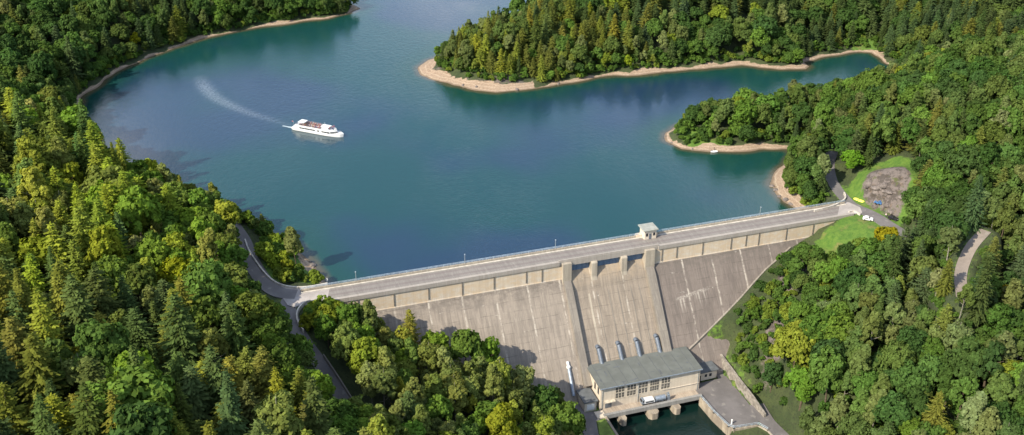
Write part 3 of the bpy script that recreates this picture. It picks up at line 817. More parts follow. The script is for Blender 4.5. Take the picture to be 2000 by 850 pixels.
# tailrace: bridge deck, piers, quay walls
tb = thing('tailrace_bridge', 'narrow concrete deck on stubby piers along the front of the powerhouse', 'bridge', ST(108, 39, -45))
b = DB(); b.box(90.6, 126.4, 36.06, 40.3, Z0 - .9, Z0 + .02); b.build('deck', M['apron'], tb, dam=True)
b = DB(); b.box(89.6, 126.6, 39.6, 40.7, Z0 - .7, Z0 + .85); b.build('parapet', M['edge'], tb, dam=True)
b = DB(); b.box(90.6, 126.4, 37.3, 37.8, -46, Z0 - .9); b.box(90.6, 126.4, 37.8, 38.5, -39.6, -39.1); b.build('back_wall', M['quay'], tb, dam=True)
for s0, w in ((95.0, 2.4), (105.6, 3.8), (114.9, 2.8)):
    b = DB(); b.slab([(s0, 37.6), (s0 + w, 37.6), (s0 + w, 42.2), (s0 + w * .75, 43.2), (s0 + w * .25, 43.2), (s0, 42.2)], -46, Z0 - .72); b.build('pier', M['quay'], tb, dam=True)
def wallrun(b, pts, z0, z1, th):
    for (a, c) in zip(pts[:-1], pts[1:]):
        dx, dy = c[0] - a[0], c[1] - a[1]; l = math.hypot(dx, dy); nx, ny = -dy / l * th / 2, dx / l * th / 2
        ex, ey = dx / l * th * .4, dy / l * th * .4
        za = a[2] if len(a) > 2 else z1; zb = c[2] if len(c) > 2 else z1
        b.hexa([(a[0] - ex + nx, a[1] - ey + ny, z0), (c[0] + ex + nx, c[1] + ey + ny, z0), (c[0] + ex - nx, c[1] + ey - ny, z0), (a[0] - ex - nx, a[1] - ey - ny, z0),
                (a[0] - ex + nx, a[1] - ey + ny, za), (c[0] + ex + nx, c[1] + ey + ny, zb), (c[0] + ex - nx, c[1] + ey - ny, zb), (a[0] - ex - nx, a[1] - ey - ny, za)])
qR = [(125.9, 40.9), (126.3, 50), (127.5, 58.2), (128.8, 59.7), (137.4, 60.4), (139.2, 64), (141, 90)]
qL = [(90.2, 40.8), (90.2, 110)]
o = DB(); wallrun(o, qR[:5], -47, Z0 + .25, .8)
tag(o.build('quay_wall', M['quay'], dam=True), 'streaked concrete quay wall turning a corner between tailrace and asphalt yard', 'quay wall')
o = DB(); wallrun(o, qR[4:], -47, Z0 + .25, .5)
tag(o.build('quay_wall', M['pier'], dam=True), 'low concrete edge wall beside the track leaving the yard', 'quay wall')
o = DB(); wallrun(o, qL, -47, Z0 + .35, .8)
tag(o.build('quay_wall', M['quay'], dam=True), 'straight concrete quay wall between the small lawn and the tailrace', 'quay wall')
rl = thing('railing', 'grey tube railing round the asphalt yard above the tailrace', 'railing', ST(126, 41, Z0))
b = DB(); c_ = DB()
P = np.array(qR[:6]); 
for a, c in zip(P[:-1], P[1:]):
    l = np.linalg.norm(c - a); n = max(1, int(l / 1.8))
    for k in range(n):
        q = a + (c - a) * k / n; b = DB(); b.box(q[0] - .05, q[0] + .05, q[1] - .05, q[1] + .05, Z0 + .25, Z0 + 1.35); b.build('post', M['rail'], rl, dam=True)
    for z in (Z0 + .8, Z0 + 1.35): c_.tube((a[0], a[1], z), (c[0], c[1], z), .07, n=6)
c_.build('rail', M['rail'], rl, dam=True)
b = DB(); b.slab([(90.5, 37.4), (130.5, 37.4), (130.5, 120), (90.5, 120)], -46, -40.2)
tag(b.build('tailrace_water', M['tail'], dam=True), kind='structure')
b = DB(); b.slab([(126.2, 36.05), (126.6, 50), (127.8, 58.2), (129.2, 59.4), (137.4, 60.1), (140.3, 57), (140.4, 33), (140.2, 14), (137.2, 14), (137.2, 32.6), (127.6, 33)], -46, Z0 + .06)
tag(b.build('yard', M['yard'], dam=True), kind='structure')
b = DB(); b.slab([(79.6, 50), (80.6, 35), (82.0, 24), (82.6, 18.5), (87.4, 19), (87.4, 27), (84.3, 28), (84.3, 36), (89.7, 36.4), (89.7, 40.6), (86.4, 41.5), (84.6, 48), (83.5, 60), (83.5, 90), (77, 90), (78, 60)], Z0 - .5, Z0 + .05)
tag(b.build('driveway', M['yard'], dam=True), kind='structure')
b = DB(); b.slab([(86.6, 41.5), (89.8, 40.9), (89.8, 110), (83.7, 110), (83.7, 60), (84.9, 48)], Z0 - .5, Z0 + .02)
M['lawn'] = simple('mown_grass', (.13, .19, .035), .95, 0, .3, .5)
tag(b.build('lawn', M['lawn'], dam=True), kind='structure')
b = DB(); b.slab([(79.3, 50), (80.3, 35), (81.7, 24), (76, 24), (70, 34), (66, 50), (64, 90), (76.7, 90), (77.7, 60)], Z0 - .5, Z0 + .04)
tag(b.build('lawn', M['lawn'], dam=True), kind='structure')
b = DB(); b.slab([(87.2, 37.2), (90.4, 37.2), (90.4, 41), (87.2, 40.6)], Z0, Z0 + .5)
tag(b.build('concrete_platform', M['plaster'], dam=True), 'pale concrete platform between garage and quay wall', 'platform')
# retaining wall of rough stone
b = DB(); wallrun(b, [(137.5, 12, -27), (140.6, 14.5, -28.5), (141.1, 24, -31.5), (141.2, 40, -33), (141.4, 50, -33.8), (141.8, 57, -35.5)], -40, -33, .8)
tag(b.build('retaining_wall', M['stone'], dam=True), 'rough stone retaining wall along the foot of the right slope', 'retaining wall')
b = DB(); wallrun(b, [(128.5, 19.4, -29), (133, 18.4, -28.2), (138, 12.4, -27)], -40, -33, 1.0)
tag(b.build('retaining_wall', M['stone'], dam=True), 'short stone wall behind the annex at the dam foot', 'retaining wall')
# rubble and ledge at the left toe
b = DB(); wallrun(b, [(74, 23.4), (82.2, 22.0)], -40, -33.3, 1.4); wallrun(b, [(82.4, 19.5), (87.3, 21.5)], -40, -34.6, .7)
tag(b.build('ledge', M['apron'], dam=True), 'stained concrete ledge at the dam foot beside the upright pipe', 'ledge')
def rock_mesh(seed, r):
    bm = bmesh.new(); bmesh.ops.create_icosphere(bm, subdivisions=2, radius=r)
    q = random.Random(seed); ph_ = [q.random() * 9 for _ in range(6)]
    for v_ in bm.verts:
        c0 = v_.co
        k = 1 + .22 * math.sin(c0.x * 2.1 / r + ph_[0]) + .2 * math.sin(c0.y * 2.7 / r + ph_[1]) + .15 * math.sin(c0.z * 3.3 / r + ph_[2]) + q.uniform(-.06, .06)
        v_.co = Vector((c0.x * k * 1.2, c0.y * k, c0.z * k * .7))
    me = bpy.data.meshes.new('rock'); bm.to_mesh(me); bm.free(); return me
M['rockm'] = simple('weathered_rock', (.165, .14, .128), .95, 0, .45, 1.2, .8)
rocks = []
for i in range(3):
    me = rock_mesh(i, 1.0); me.materials.append(M['rockm']); rocks.append(me)
def rock(x, y, z, r, label, group):
    o = bpy.data.objects.new('rock', random.choice(rocks)); sc.collection.objects.link(o)
    o.location = (x, y, z); o.scale = (r, r * random.uniform(.7, 1.1), r * random.uniform(.7, 1.1)); o.rotation_euler = (0, 0, random.random() * 6)
    return tag(o, label, 'rock', group)
RB = sorted([(.5 + .5 * random.random()) for k in range(9)], reverse=True)
for k in range(9):
    p = ST(74.5 + 7 * random.random(), 22.8 + 2.2 * random.random() + (k % 2), -34.6 - random.random())
    rock(p[0], p[1], p[2], RB[k], '%s brown boulder in the rubble at the left dam foot' % ['largest', 'second largest', 'third largest', 'fourth largest', 'fifth largest', 'sixth largest', 'seventh largest', 'second smallest', 'smallest'][k], 'rubble at the left dam foot')

q_ = random.Random(8); nq = 0; ROCKQ = []; ROCKB = []
ORD = ['largest', 'second largest', 'third largest', 'fourth largest', 'fifth largest', 'sixth largest', 'seventh largest']
while nq < 22:
    u, v = q_.uniform(1686, 1768), q_.uniform(356, 418)
    if not bool(inside(np.array([u]), np.array([v]), [(1684, 364), (1702, 355), (1738, 357), (1772, 374), (1768, 410), (1748, 422), (1718, 404), (1694, 388)])[0]): continue
    p = hit(u, v); nq += 1
    ROCKQ.append((q_.uniform(.5, 1.5), p, u, v))
for u, v in ((905, 168), (930, 172), (1010, 176), (1090, 166), (1300, 268), (1312, 280), (1352, 292), (1515, 372), (1522, 384), (1535, 392), (1545, 400), (1508, 366), (612, 520), (620, 532), (628, 541), (606, 512)):
    p = hit(u, v); ROCKB.append((q_.uniform(.5, 1.2), p, u, v))

def rank_rocks(L, areas, colour, group, dz):
    for nm, test in areas:
        sub = sorted([q for q in L if test(q[2], q[3])], key=lambda q: -q[0])
        for k, (rr_, p, u, v) in enumerate(sub):
            rock(p[0], p[1], max(p[2], .1) - dz, rr_, '%s %s %s' % (ORD[k] if k < 7 else 'smaller', colour, nm), group)
rank_rocks(ROCKQ, [('near the road on the bare quarry slope', lambda u, v: v > 395), ('in the left middle of the bare quarry slope', lambda u, v: v <= 395 and u < 1715),
    ('in the centre of the bare quarry slope', lambda u, v: v <= 395 and 1715 <= u < 1742), ('at the right side of the bare quarry slope', lambda u, v: v <= 395 and u >= 1742)], 'grey brown rock', 'rocks on the quarry slope', .3)
rank_rocks(ROCKB, [('on the left shore by the dam', lambda u, v: u < 700), ('on the headland beach', lambda u, v: 700 < u < 1200), ('on the beach of the right spit', lambda u, v: 1200 < u < 1400),
    ('on the cove beach by the right dam end', lambda u, v: u > 1400)], 'pale boulder', 'boulders along the beach', .1)

# ------------------------------------------------------------------ roads
def ribbon(name, P, hw, mt, dz=0.0, label=None):
    b = MB(); P = np.array(P); n = len(P)
    T = np.gradient(P[:, :2], axis=0); T /= np.linalg.norm(T, axis=1)[:, None]
    Nn = np.stack([-T[:, 1], T[:, 0]], 1)
    vs = []
    for i in range(n):
        for k, dzz in ((-1, 0), (1, 0), (1, -.5), (-1, -.5)):
            vs.append((P[i, 0] + Nn[i, 0] * hw * k, P[i, 1] + Nn[i, 1] * hw * k, P[i, 2] + dz + dzz))
    fs = []
    for i in range(n - 1):
        for k in range(4): fs.append((4 * i + k, 4 * i + (k + 1) % 4, 4 * i + 4 + (k + 1) % 4, 4 * i + 4 + k))
    fs += [(0, 1, 2, 3), (4 * n - 4, 4 * n - 3, 4 * n - 2, 4 * n - 1)]
    b.add(vs, fs); o = b.build(name, mt); tag(o, kind='structure'); return o
ribbon('road', road_up_left, 2.9, M['asphalt'], -.02)
ribbon('road', road_down_left, 2.4, M['asphalt'], -.035)
ribbon('road', road_up_right, 2.3, M['asphalt'], -.02)
ribbon('road', road_down_right, 3.0, M['asphalt'], -.035)
ribbon('track', gravel_line, 1.9, M['gravel'])
ribbon('track', river_track, 2.6, M['yard'], .1)
def pslab(name, px, z, mt):
    b = MB(); b.slab([tuple(W(u, v, z)[:2]) for u, v in px], z - .6, z); return tag(b.build(name, mt), kind='structure')
M['pale'] = asphalt('pale_worn_road', (.34, .31, .295))
pslab('junction', [(645, 556), (600, 563), (566, 562), (545, 556), (540, 566), (552, 582), (562, 596), (576, 600), (588, 594), (605, 588), (640, 582)], 4.02, M['pale'])
pslab('junction', [(1640, 402), (1650, 394), (1660, 396), (1680, 405), (1684, 416), (1668, 417), (1652, 417), (1636, 420)], 4.02, M['pale'])
def lowwall(name, pts, h, th, mt, label, cat, base=1.0):
    P = smooth_line(rpts(pts), 4); b = MB()
    wallrun2(b, P, base, h, th); return tag(b.build(name, mt), label, cat)
def wallrun2(b, P, base, h, th):
    P = np.array(P); T = np.gradient(P[:, :2], axis=0); T /= np.linalg.norm(T, axis=1)[:, None]; Nn = np.stack([-T[:, 1], T[:, 0]], 1) * th / 2
    n = len(P); vs = []
    for i in range(n):
        for k, z in ((1, h), (-1, h), (-1, -base), (1, -base)):
            vs.append((P[i, 0] + Nn[i, 0] * k, P[i, 1] + Nn[i, 1] * k, P[i, 2] + z))
    fs = []
    for i in range(n - 1):
        for k in range(4): fs.append((4 * i + k, 4 * i + (k + 1) % 4, 4 * i + 4 + (k + 1) % 4, 4 * i + 4 + k))
    fs += [(0, 1, 2, 3), (4 * n - 4, 4 * n - 3, 4 * n - 2, 4 * n - 1)]
    b.add(vs, fs)
lowwall('low_wall', [(479, 470, 5.4), (486, 490, 5), (500, 512, 4.6), (519, 537, 4.3), (538, 553, 4.05), (563, 562, 4), (600, 563, 4), (640, 556, 4)], .75, .5, M['kerb'], 'pale low wall curving along the lakeside edge of the left road', 'low wall')
lowwall('low_wall', [(612, 590, 4), (598, 592, 4), (586, 602, 3.9), (580, 616, 3.6), (583, 632, 3), (593, 648, 2.2)], .85, .5, M['kerb'], 'curved pale wall where the lower road leaves the left dam end', 'low wall', 4)
lowwall('low_wall', [(632, 696, -1.2), (647, 718, -2.7), (668, 750, -5.3), (689, 784, -8.3), (706, 815, -10.6)], .9, .35, M['rib'], 'grey parapet wall beside the road descending through the trees', 'low wall', 2)
lowwall('low_wall', [(1590, 414, 4), (1625, 405, 4), (1644, 396, 4), (1651, 388, 4.1), (1648, 379, 4.4)], .9, .5, M['kerb'], 'pale wall rounding the lakeside corner at the right dam end', 'low wall')
lowwall('low_wall', [(1658, 415, 4), (1668, 413.5, 4), (1680, 420, 4)], .5, .5, M['kerb'], 'short whitewashed wall beside the meadow at the right dam end', 'low wall')
b = MB(); p = W(1440, 832, Z0); p2 = ST(129.4, 57, Z0)
b.tube((p2[0], p2[1], Z0), (p2[0], p2[1], Z0 + 1.7), .28, .25, 10); b.ball((p2[0], p2[1], Z0 + 1.7), .3)
tag(b.build('bollard', M['white']), 'white bollard at the corner of the asphalt yard', 'bollard')
b = MB(); q = W(639, 553, 1.5); b.tube((q[0], q[1], -1), (q[0], q[1], 3.4), .12); b.box(q[0] - .3, q[0] + .3, q[1] - .05, q[1] + .05, 2.6, 3.3)
tag(b.build('gauge_post', M['white']), 'small white gauge post in shallow water at the left dam end', 'post')

# ------------------------------------------------------------------ vehicles
def car(name, label, cat, x, y, z, rot, body, L_=4.3, W_=1.8, H_=1.45, van=False):
    o = thing(name, label, cat, (x, y, z), rot)
    b = MB(); h = L_ / 2; w = W_ / 2
    b.prism([(-h, .35), (h, .35), (h, .75), (h - .25, .95)] + ([(h - .9, 1.0), (h - 1.3, H_)] if van else [(h - 1.2, 1.0), (h - 1.9, H_)]) + [(-h + (.15 if van else .9), H_), (-h + .02 if van else -h + .35, 1.0), (-h, .85)], -w, w, 'y')
    bo = b.build('body', body, o, bevel=.08)
    b = MB()
    for s in (-1, 1): b.box(-h + (.5 if van else .8), h - (1.5 if van else 1.9), s * w - .02, s * w + .02, 1.02, H_ - .12)
    b.build('window', M['glass'], o)
    b = MB(); xa = h - .9 if van else h - 1.2; xb = h - 1.3 if van else h - 1.9
    b.add([(xa + .02, -w + .12, 1.03), (xa + .02, w - .12, 1.03), (xb + .03, w - .2, H_ - .06), (xb + .03, -w + .2, H_ - .06)], [(0, 1, 2, 3)])
    b.build('windscreen', M['glass'], o)
    for sx in (-h + .8, h - .8):
        for sy in (-w + .05, w - .05):
            b = MB(); b.tube((sx, sy - .12, .33), (sx, sy + .12, .33), .33, n=12); b.build('wheel', M['rubber'], o)
    for sy in (-w + .3, w - .3):
        b = MB(); b.box(h - .04, h + .02, sy - .16, sy + .16, .65, .8); b.build('headlight', M['white'], o)
    return o
def place(u, v, z=None):
    if z is None:
        x, y, zz = hit(u, v); return x, y, zz
    p = W(u, v, z); return p[0], p[1], z
aR = math.atan2(road_down_right[8][1] - road_down_right[4][1], road_down_right[8][0] - road_down_right[4][0])
x, y, z = place(1739, 430, 4.15); car('parked_car', 'black car parked at the edge of the road by the rocky bank', 'car', x + 1.2, y + .6, 4.05, aR, M['blackp'], 3.9, 1.7)
x, y, z = place(1695, 429, 4.0); z = float(gsample(x, y)); car('parked_car', 'white hatchback parked on the green meadow beside the road', 'car', x, y, z, aR + .3, M['white'], 3.8)
x, y, z = place(1714, 402, 4.3); z = float(gsample(x, y)); car('parked_car', 'small blue car with white bonnet beside the bare rock slope', 'car', x, y, z, aR + math.pi, M['bluep'], 3.0, 1.5, 1.4)
def hullshape(b, L_, B_, H_, n=9):
    vs = []; m = 7
    for i in range(n):
        k = i / (n - 1); xx = (k - .5) * L_; w = B_ / 2 * (math.sin(math.pi * (k * .86 + .07))) ** .7
        for j in range(m):
            a = math.pi * j / (m - 1); vs.append((xx, math.cos(a) * w, math.sin(a) ** .8 * H_ * (math.sin(math.pi * (k * .86 + .07)) ** .4)))
    fs = [(i * m + j, i * m + j + 1, (i + 1) * m + j + 1, (i + 1) * m + j) for i in range(n - 1) for j in range(m - 1)]
    fs += [tuple(range(m)), tuple(range((n - 1) * m, n * m))]
    b.add(vs, fs)
for (u, v), L_, lb in (((1673, 387.5), 2.3, 'pale yellow upturned boat, the shorter of the two beside the road'), ((1682, 391), 3.0, 'bright yellow upturned boat, the longer of the two beside the road')):
    x, y, z = place(u, v, 4.5); z = float(gsample(x, y)); b = MB(); hullshape(b, L_, 1.3, .75)
    o = b.build('upturned_boat', M['yellow'], origin=(0, 0, 0), smooth=True); o.location = (x, y, z); o.rotation_euler = (0, 0, aR)
    tag(o, lb, 'boat', 'yellow boats lying beside the road')
# vehicles at the powerhouse
aE = math.atan2(EV[1], EV[0])
p = ST(84.8, 22.6, Z0 + .05); car('van', 'white van parked nose out between the pipe and the garage', 'van', p[0], p[1], p[2], math.atan2(NV[1], NV[0]), M['white'], 4.2, 1.9, 2.0, True)
p = ST(107.2, 38.0, Z0 + .02)
tr = thing('crane_lorry', 'white lorry with dark cab windows standing on the deck before the powerhouse', 'lorry', p, aE)
b = MB(); b.prism([(-2.0, .9), (2.0, .9), (2.0, 1.5), (1.7, 2.2), (-2, 2.2)][::-1], -1.05, 1.05, 'y'); b.build('body', M['white'], tr, bevel=.06)
b = MB(); b.prism([(-2.9, .8), (-2.0, .8), (-2.0, 2.5), (-2.6, 2.5), (-2.9, 1.6)], -1.05, 1.05, 'y'); b.build('cab', M['silver'], tr)
b = MB(); b.add([(-2.93, -.9, 1.6), (-2.93, .9, 1.6), (-2.64, .9, 2.4), (-2.64, -.9, 2.4)], [(0, 1, 2, 3)])
for s in (-1, 1): b.box(-2.6, -2.1, s * 1.06 - .01, s * 1.06 + .01, 1.6, 2.3)
b.box(-1.5, 1.5, -1.09, -1.05, 1.2, 1.7); b.build('window', M['glass'], tr)
for sx in (-2.1, 1.2):
    for sy in (-.9, .9):
        b = MB(); b.tube((sx, sy - .15, .5), (sx, sy + .15, .5), .5, n=12); b.build('wheel', M['rubber'], tr)
p = ST(111.6, 38.1, Z0 + .02)
tr = thing('tank_trailer', 'pale tank trailer standing right of the white lorry before the powerhouse', 'trailer', p, aE)
b = MB(); b.tube((-1.9, 0, 1.5), (1.8, 0, 1.5), .95, n=16); b.build('tank', M['silver'], tr)
b = MB(); b.box(-2.1, 2.0, -.8, .8, .55, .75); b.build('chassis', M['steel'], tr)
for sx in (-1.2, 1.2):
    for sy in (-.8, .8):
        b = MB(); b.tube((sx, sy - .12, .4), (sx, sy + .12, .4), .4, n=12); b.build('wheel', M['rubber'], tr)
p = ST(114.6, 38.2, Z0 + .02)
tr = thing('hoist', 'silver upright hoist cabinet right of the tank trailer', 'hoist', p, aE)
b = MB(); b.box(-.5, .5, -.5, .5, 0, 2.4); b.build('cabinet', M['silver'], tr, bevel=.05)
b = MB(); b.tube((0, 0, 2.4), (0, 0, 3.3), .18); b.tube((0, 0, 3.2), (-1.2, -.3, 3.3), .12); b.build('arm', M['silver'], tr)

# ------------------------------------------------------------------ people (small, seen from 250 m and more)
def person_mesh(name, J, E_):
    me = bpy.data.meshes.new(name + '_base'); me.from_pydata([j[:3] for j in J], E_, [])
    o = bpy.data.objects.new('tmp', me); sc.collection.objects.link(o)
    md = o.modifiers.new('k', 'SKIN'); sd = o.modifiers.new('s', 'SUBSURF'); sd.levels = 1
    for i, j in enumerate(J):
        q = me.skin_vertices[0].data[i]; q.radius = (j[3], j[4] if len(j) > 4 else j[3]); q.use_root = (i == 0)
    dg = bpy.context.evaluated_depsgraph_get(); ev = o.evaluated_get(dg)
    out = bpy.data.meshes.new_from_object(ev); out.name = name
    bpy.data.objects.remove(o); 
    for p_ in out.polygons: p_.use_smooth = True
    return out
stand = person_mesh('standing', [(0, 0, .95, .15, .11), (0, 0, 1.2, .15, .1), (0, 0, 1.42, .16, .1), (0, 0, 1.55, .06), (0, 0, 1.67, .1), (0, 0, 1.76, .08),
    (.1, 0, .88, .09), (.11, .02, .48, .065), (.12, -.02, .08, .05), (.12, .12, .04, .04), (-.1, 0, .88, .09), (-.11, .02, .48, .065), (-.12, -.02, .08, .05), (-.12, .12, .04, .04),
    (.2, 0, 1.4, .06), (.26, 0, 1.12, .045), (.24, .12, .9, .035), (-.2, 0, 1.4, .06), (-.26, 0, 1.12, .045), (-.24, .12, .9, .035)],
    [(0, 1), (1, 2), (2, 3), (3, 4), (4, 5), (0, 6), (6, 7), (7, 8), (8, 9), (0, 10), (10, 11), (11, 12), (12, 13), (2, 14), (14, 15), (15, 16), (2, 17), (17, 18), (18, 19)])
sit = person_mesh('sitting', [(0, 0, .5, .15, .12), (0, 0, .75, .15, .1), (0, 0, .98, .16, .1), (0, 0, 1.1, .06), (0, 0.02, 1.22, .1), (0, 0.02, 1.31, .08),
    (.1, .08, .5, .09), (.12, .45, .5, .07), (.12, .46, .08, .05), (.12, .58, .04, .04), (-.1, .08, .5, .09), (-.12, .45, .5, .07), (-.12, .46, .08, .05), (-.12, .58, .04, .04),
    (.2, 0, .96, .06), (.26, .04, .7, .045), (.18, .28, .6, .035), (-.2, 0, .96, .06), (-.26, .04, .7, .045), (-.18, .28, .6, .035)],
    [(0, 1), (1, 2), (2, 3), (3, 4), (4, 5), (0, 6), (6, 7), (7, 8), (8, 9), (0, 10), (10, 11), (11, 12), (12, 13), (2, 14), (14, 15), (15, 16), (2, 17), (17, 18), (18, 19)])
def personmat(name, hip, neck):
    m, N, L, bs = new_mat(name); t = N.new('ShaderNodeTexCoord'); sx = N.new('ShaderNodeSeparateXYZ'); L.new(t.outputs['Object'], sx.inputs[0])
    oi = N.new('ShaderNodeObjectInfo')
    c = mixc(N, L, mathn(N, L, 'GREATER_THAN', sx.outputs[2], hip), (.03, .04, .07), oi.outputs['Color'])
    c = mixc(N, L, mathn(N, L, 'GREATER_THAN', sx.outputs[2], neck), c, (.5, .32, .23))
    c = mixc(N, L, mathn(N, L, 'GREATER_THAN', sx.outputs[2], neck + .21), c, (.06, .035, .02))
    L.new(c, bs.inputs['Base Color']); bs.inputs['Roughness'].default_value = .8; return m
stand.materials.append(personmat('clothes_standing', .95, 1.5)); sit.materials.append(personmat('clothes_sitting', .55, 1.05))
def person(me, x, y, z, rot, col, label, group=None, s=1.0):
    o = bpy.data.objects.new('person', me); sc.collection.objects.link(o); o.location = (x, y, z); o.rotation_euler = (0, 0, rot); o.scale = (s, s, s)
    o.color = (*col, 1); tag(o, label, 'person', group); return o
x, y, z = place(1730, 422, 4.3); person(stand, x, y, float(gsample(x, y)) + .02, 2.0, (.7, .55, .55), 'person in a pale top standing beside the black car')
x, y, z = place(1391, 293.5, .4)
b = MB(); hullshape(b, 3.2, 1.4, -.7); ro = b.build('rowing_boat', M['white'], origin=(0, 0, 0)); ro.location = (x + .6, y - 1.5, .62); ro.rotation_euler = (0, 0, .1)
tag(ro, 'small white rowing boat drawn up on the pebble spit', 'boat')
person(sit, x - .3, y - .3, max(.2, float(gsample(x - .3, y - .3))) - .35, -1.8, (.10, .04, .03), 'person in dark clothes crouching by the white rowing boat')
for k, dx in enumerate((.9,)):
    person(stand, x + dx, y + .2, float(gsample(x + dx, y + .2)) - .05, 1.2, (.05, .03, .03), 'person in black standing by the white rowing boat')

# ------------------------------------------------------------------ excursion boat
pa, pb = W(574, 250, 0), W(672, 268, 0)
hd = math.atan2(pb[1] - pa[1], pb[0] - pa[0]); LB = float(np.hypot(*(pb - pa)[:2]))
cx, cy = (pa[0] + pb[0]) / 2, (pa[1] + pb[1]) / 2
ship = thing('excursion_boat', 'white excursion boat with open upper deck full of passengers sailing on the lake', 'boat', (cx, cy, 0), hd); ship.scale = (1, .86, .74)
def outline(L_, B_, n=24, bow=.34, off=0):
    pts = []
    for i in range(n + 1):
        k = i / n; xx = (k - .5) * L_
        w = B_ / 2 * (1 if k < 1 - bow else math.cos((k - 1 + bow) / bow * math.pi / 2) ** .62) * (1 if k > .05 else .86 + k * 2.8)
        pts.append((xx + off, w))
    return pts
def shell(b, L_, B_, z0, z1, bow=.34, off=0, flare=1.0, sheer=0.0, off1=None, cap=True):
    lo, hi = outline(L_ * (.96 if flare > 1 else 1), B_ * (1 / flare), bow=bow, off=off), outline(L_, B_, bow=bow, off=off if off1 is None else off1)
    r0 = [(x, y, z0) for x, y in lo] + [(x, -y, z0) for x, y in lo[::-1]]
    r1 = [(x, y, z1 + sheer * max(0, x / L_ + .1) ** 2 * 4) for x, y in hi] + [(x, -y, z1 + sheer * max(0, x / L_ + .1) ** 2 * 4) for x, y in hi[::-1]]
    n = len(r0); fs = [(i, (i + 1) % n, (i + 1) % n + n, i + n) for i in range(n)] + [tuple(range(n - 1, -1, -1))] + ([tuple(range(n, 2 * n))] if cap else [])
    b.add(r0 + r1, fs)
b = MB(); shell(b, LB, 5.8, -.6, 1.5, flare=1.15, sheer=.55); b.build('hull', M['white'], ship)
b = MB(); shell(b, LB * .965, 5.45, -.2, .16, bow=.36); b.build('waterline_stripe', M['rubber'], ship)
b = MB(); shell(b, LB * .80, 5.5, 1.5, 3.5, bow=.25, off=-.6); b.build('saloon', M['white'], ship)
for x0, x1 in ((-8.6, -.2), (.8, 2.0), (3.0, 7.2)):
    n = max(1, int((x1 - x0) / 1.4))
    for k in range(n):
        a = x0 + (x1 - x0) * k / n; c = x0 + (x1 - x0) * (k + 1) / n - .14
        for s in (-1, 1):
            b = MB(); b.box(a, c, s * 2.74 - .05, s * 2.74 + .05, 2.05, 2.95); b.build('window', M['glass'], ship)
b = MB(); fr = outline(LB * .80, 5.5, bow=.25, off=-.6)
fr = [p for p in fr if p[0] > 6.6]
for s in (-1, 1):
    for p, q in zip(fr[:-1], fr[1:]):
        b.add([(p[0] + .05, s * (p[1] + .05), 2.0), (q[0] + .05, s * (q[1] + .05), 2.0), (q[0] + .05, s * (q[1] + .05), 2.95), (p[0] + .05, s * (p[1] + .05), 2.95)], [(0, 1, 2, 3)])
b.build('bow_window', M['glass'], ship)
M['deckp'] = simple('painted_deck', (.5, .52, .56), .8)
b = MB(); shell(b, LB * .78, 5.5, 3.5, 3.6, bow=.25, off=-.7); b.build('upper_deck', M['deckp'], ship)
b = MB(); pts = outline(LB * .78, 5.45, bow=.25, off=-.7); ring = [(x, y, 3.6) for x, y in pts] + [(x, -y, 3.6) for x, y in pts[::-1]]
n = len(ring); b.add([(*p[:2], 3.6) for p in ring] + [(*p[:2], 4.15) for p in ring], [(i, (i + 1) % n, (i + 1) % n + n, i + n) for i in range(n)]); b.build('bulwark', M['white'], ship)
b = MB()
for p in ring[::2]: b.tube((p[0], p[1], 4.15), (p[0], p[1], 4.65), .035, n=5)
for p, q in zip(ring, ring[1:] + ring[:1]): b.tube((p[0], p[1], 4.65), (q[0], q[1], 4.65), .035, n=5)
b.build('railing', M['pole'], ship)
b = MB(); b.hexa([(2.6, -1.7, 3.6), (6.2, -1.5, 3.6), (6.2, 1.5, 3.6), (2.6, 1.7, 3.6), (2.9, -1.5, 5.3), (5.6, -1.3, 5.3), (5.6, 1.3, 5.3), (2.9, 1.5, 5.3)]); wh = b.build('wheelhouse', M['white'], ship)
b = MB(); b.add([(6.17, -1.2, 4.5), (6.17, 1.2, 4.5), (5.83, 1.1, 5.1), (5.83, -1.1, 5.1)], [(0, 1, 2, 3)]); b.build('window', M['glass'], wh)
b = MB(); b.add([(2.2, -1.9, 5.3), (6.4, -1.7, 5.3), (6.4, 1.7, 5.3), (2.2, 1.9, 5.3), (3.6, 0, 6.2)], [(0, 1, 4), (1, 2, 4), (2, 3, 4), (3, 0, 4), (3, 2, 1, 0)]); b.build('wheelhouse_roof', M['white'], ship)
b = MB(); b.tube((3.6, 0, 6.0), (3.6, 0, 7.6), .07, .03); b.build('mast', M['white'], ship)
b = MB(); b.box(-9.6, -6.4, -2.0, 2.0, 5.5, 5.75)
for sx in (-9.4, -6.6):
    for sy in (-1.8, 1.8): b.tube((sx, sy, 3.6), (sx, sy, 5.5), .06, n=5)
b.build('awning', M['white'], ship, bevel=.1)
b = MB(); b.box(-12.5, -10.9, -1.9, 1.9, 1.5, 2.4); b.build('stern_locker', M['deckp'], ship)
b = MB(); b.tube((-12.9, 0, 1.5), (-13.3, 0, 4.9), .05, n=5); b.build('flagstaff', M['pole'], ship)
b = MB(); b.box(-13.9, -13.25, -.03, .03, 4.1, 4.7); M['flag'] = simple('red_flag_cloth', (.4, .12, .12), .8); b.build('flag', M['flag'], ship)
b = MB()
pts = outline(LB * .97, 5.5)
for s in (-1, 1):
    f = [p for p in pts if p[0] > 9.0]
    for p, q in zip(f[:-1], f[1:]): b.tube((p[0] - .2, s * p[1] * .93, 2.75), (q[0] - .2, s * q[1] * .93, 2.8), .04, n=5); b.tube((p[0] - .2, s * p[1] * .93, 1.8), (p[0] - .2, s * p[1] * .93, 2.75), .035, n=5)
b.build('bow_rail', M['white'], ship)
b = MB()
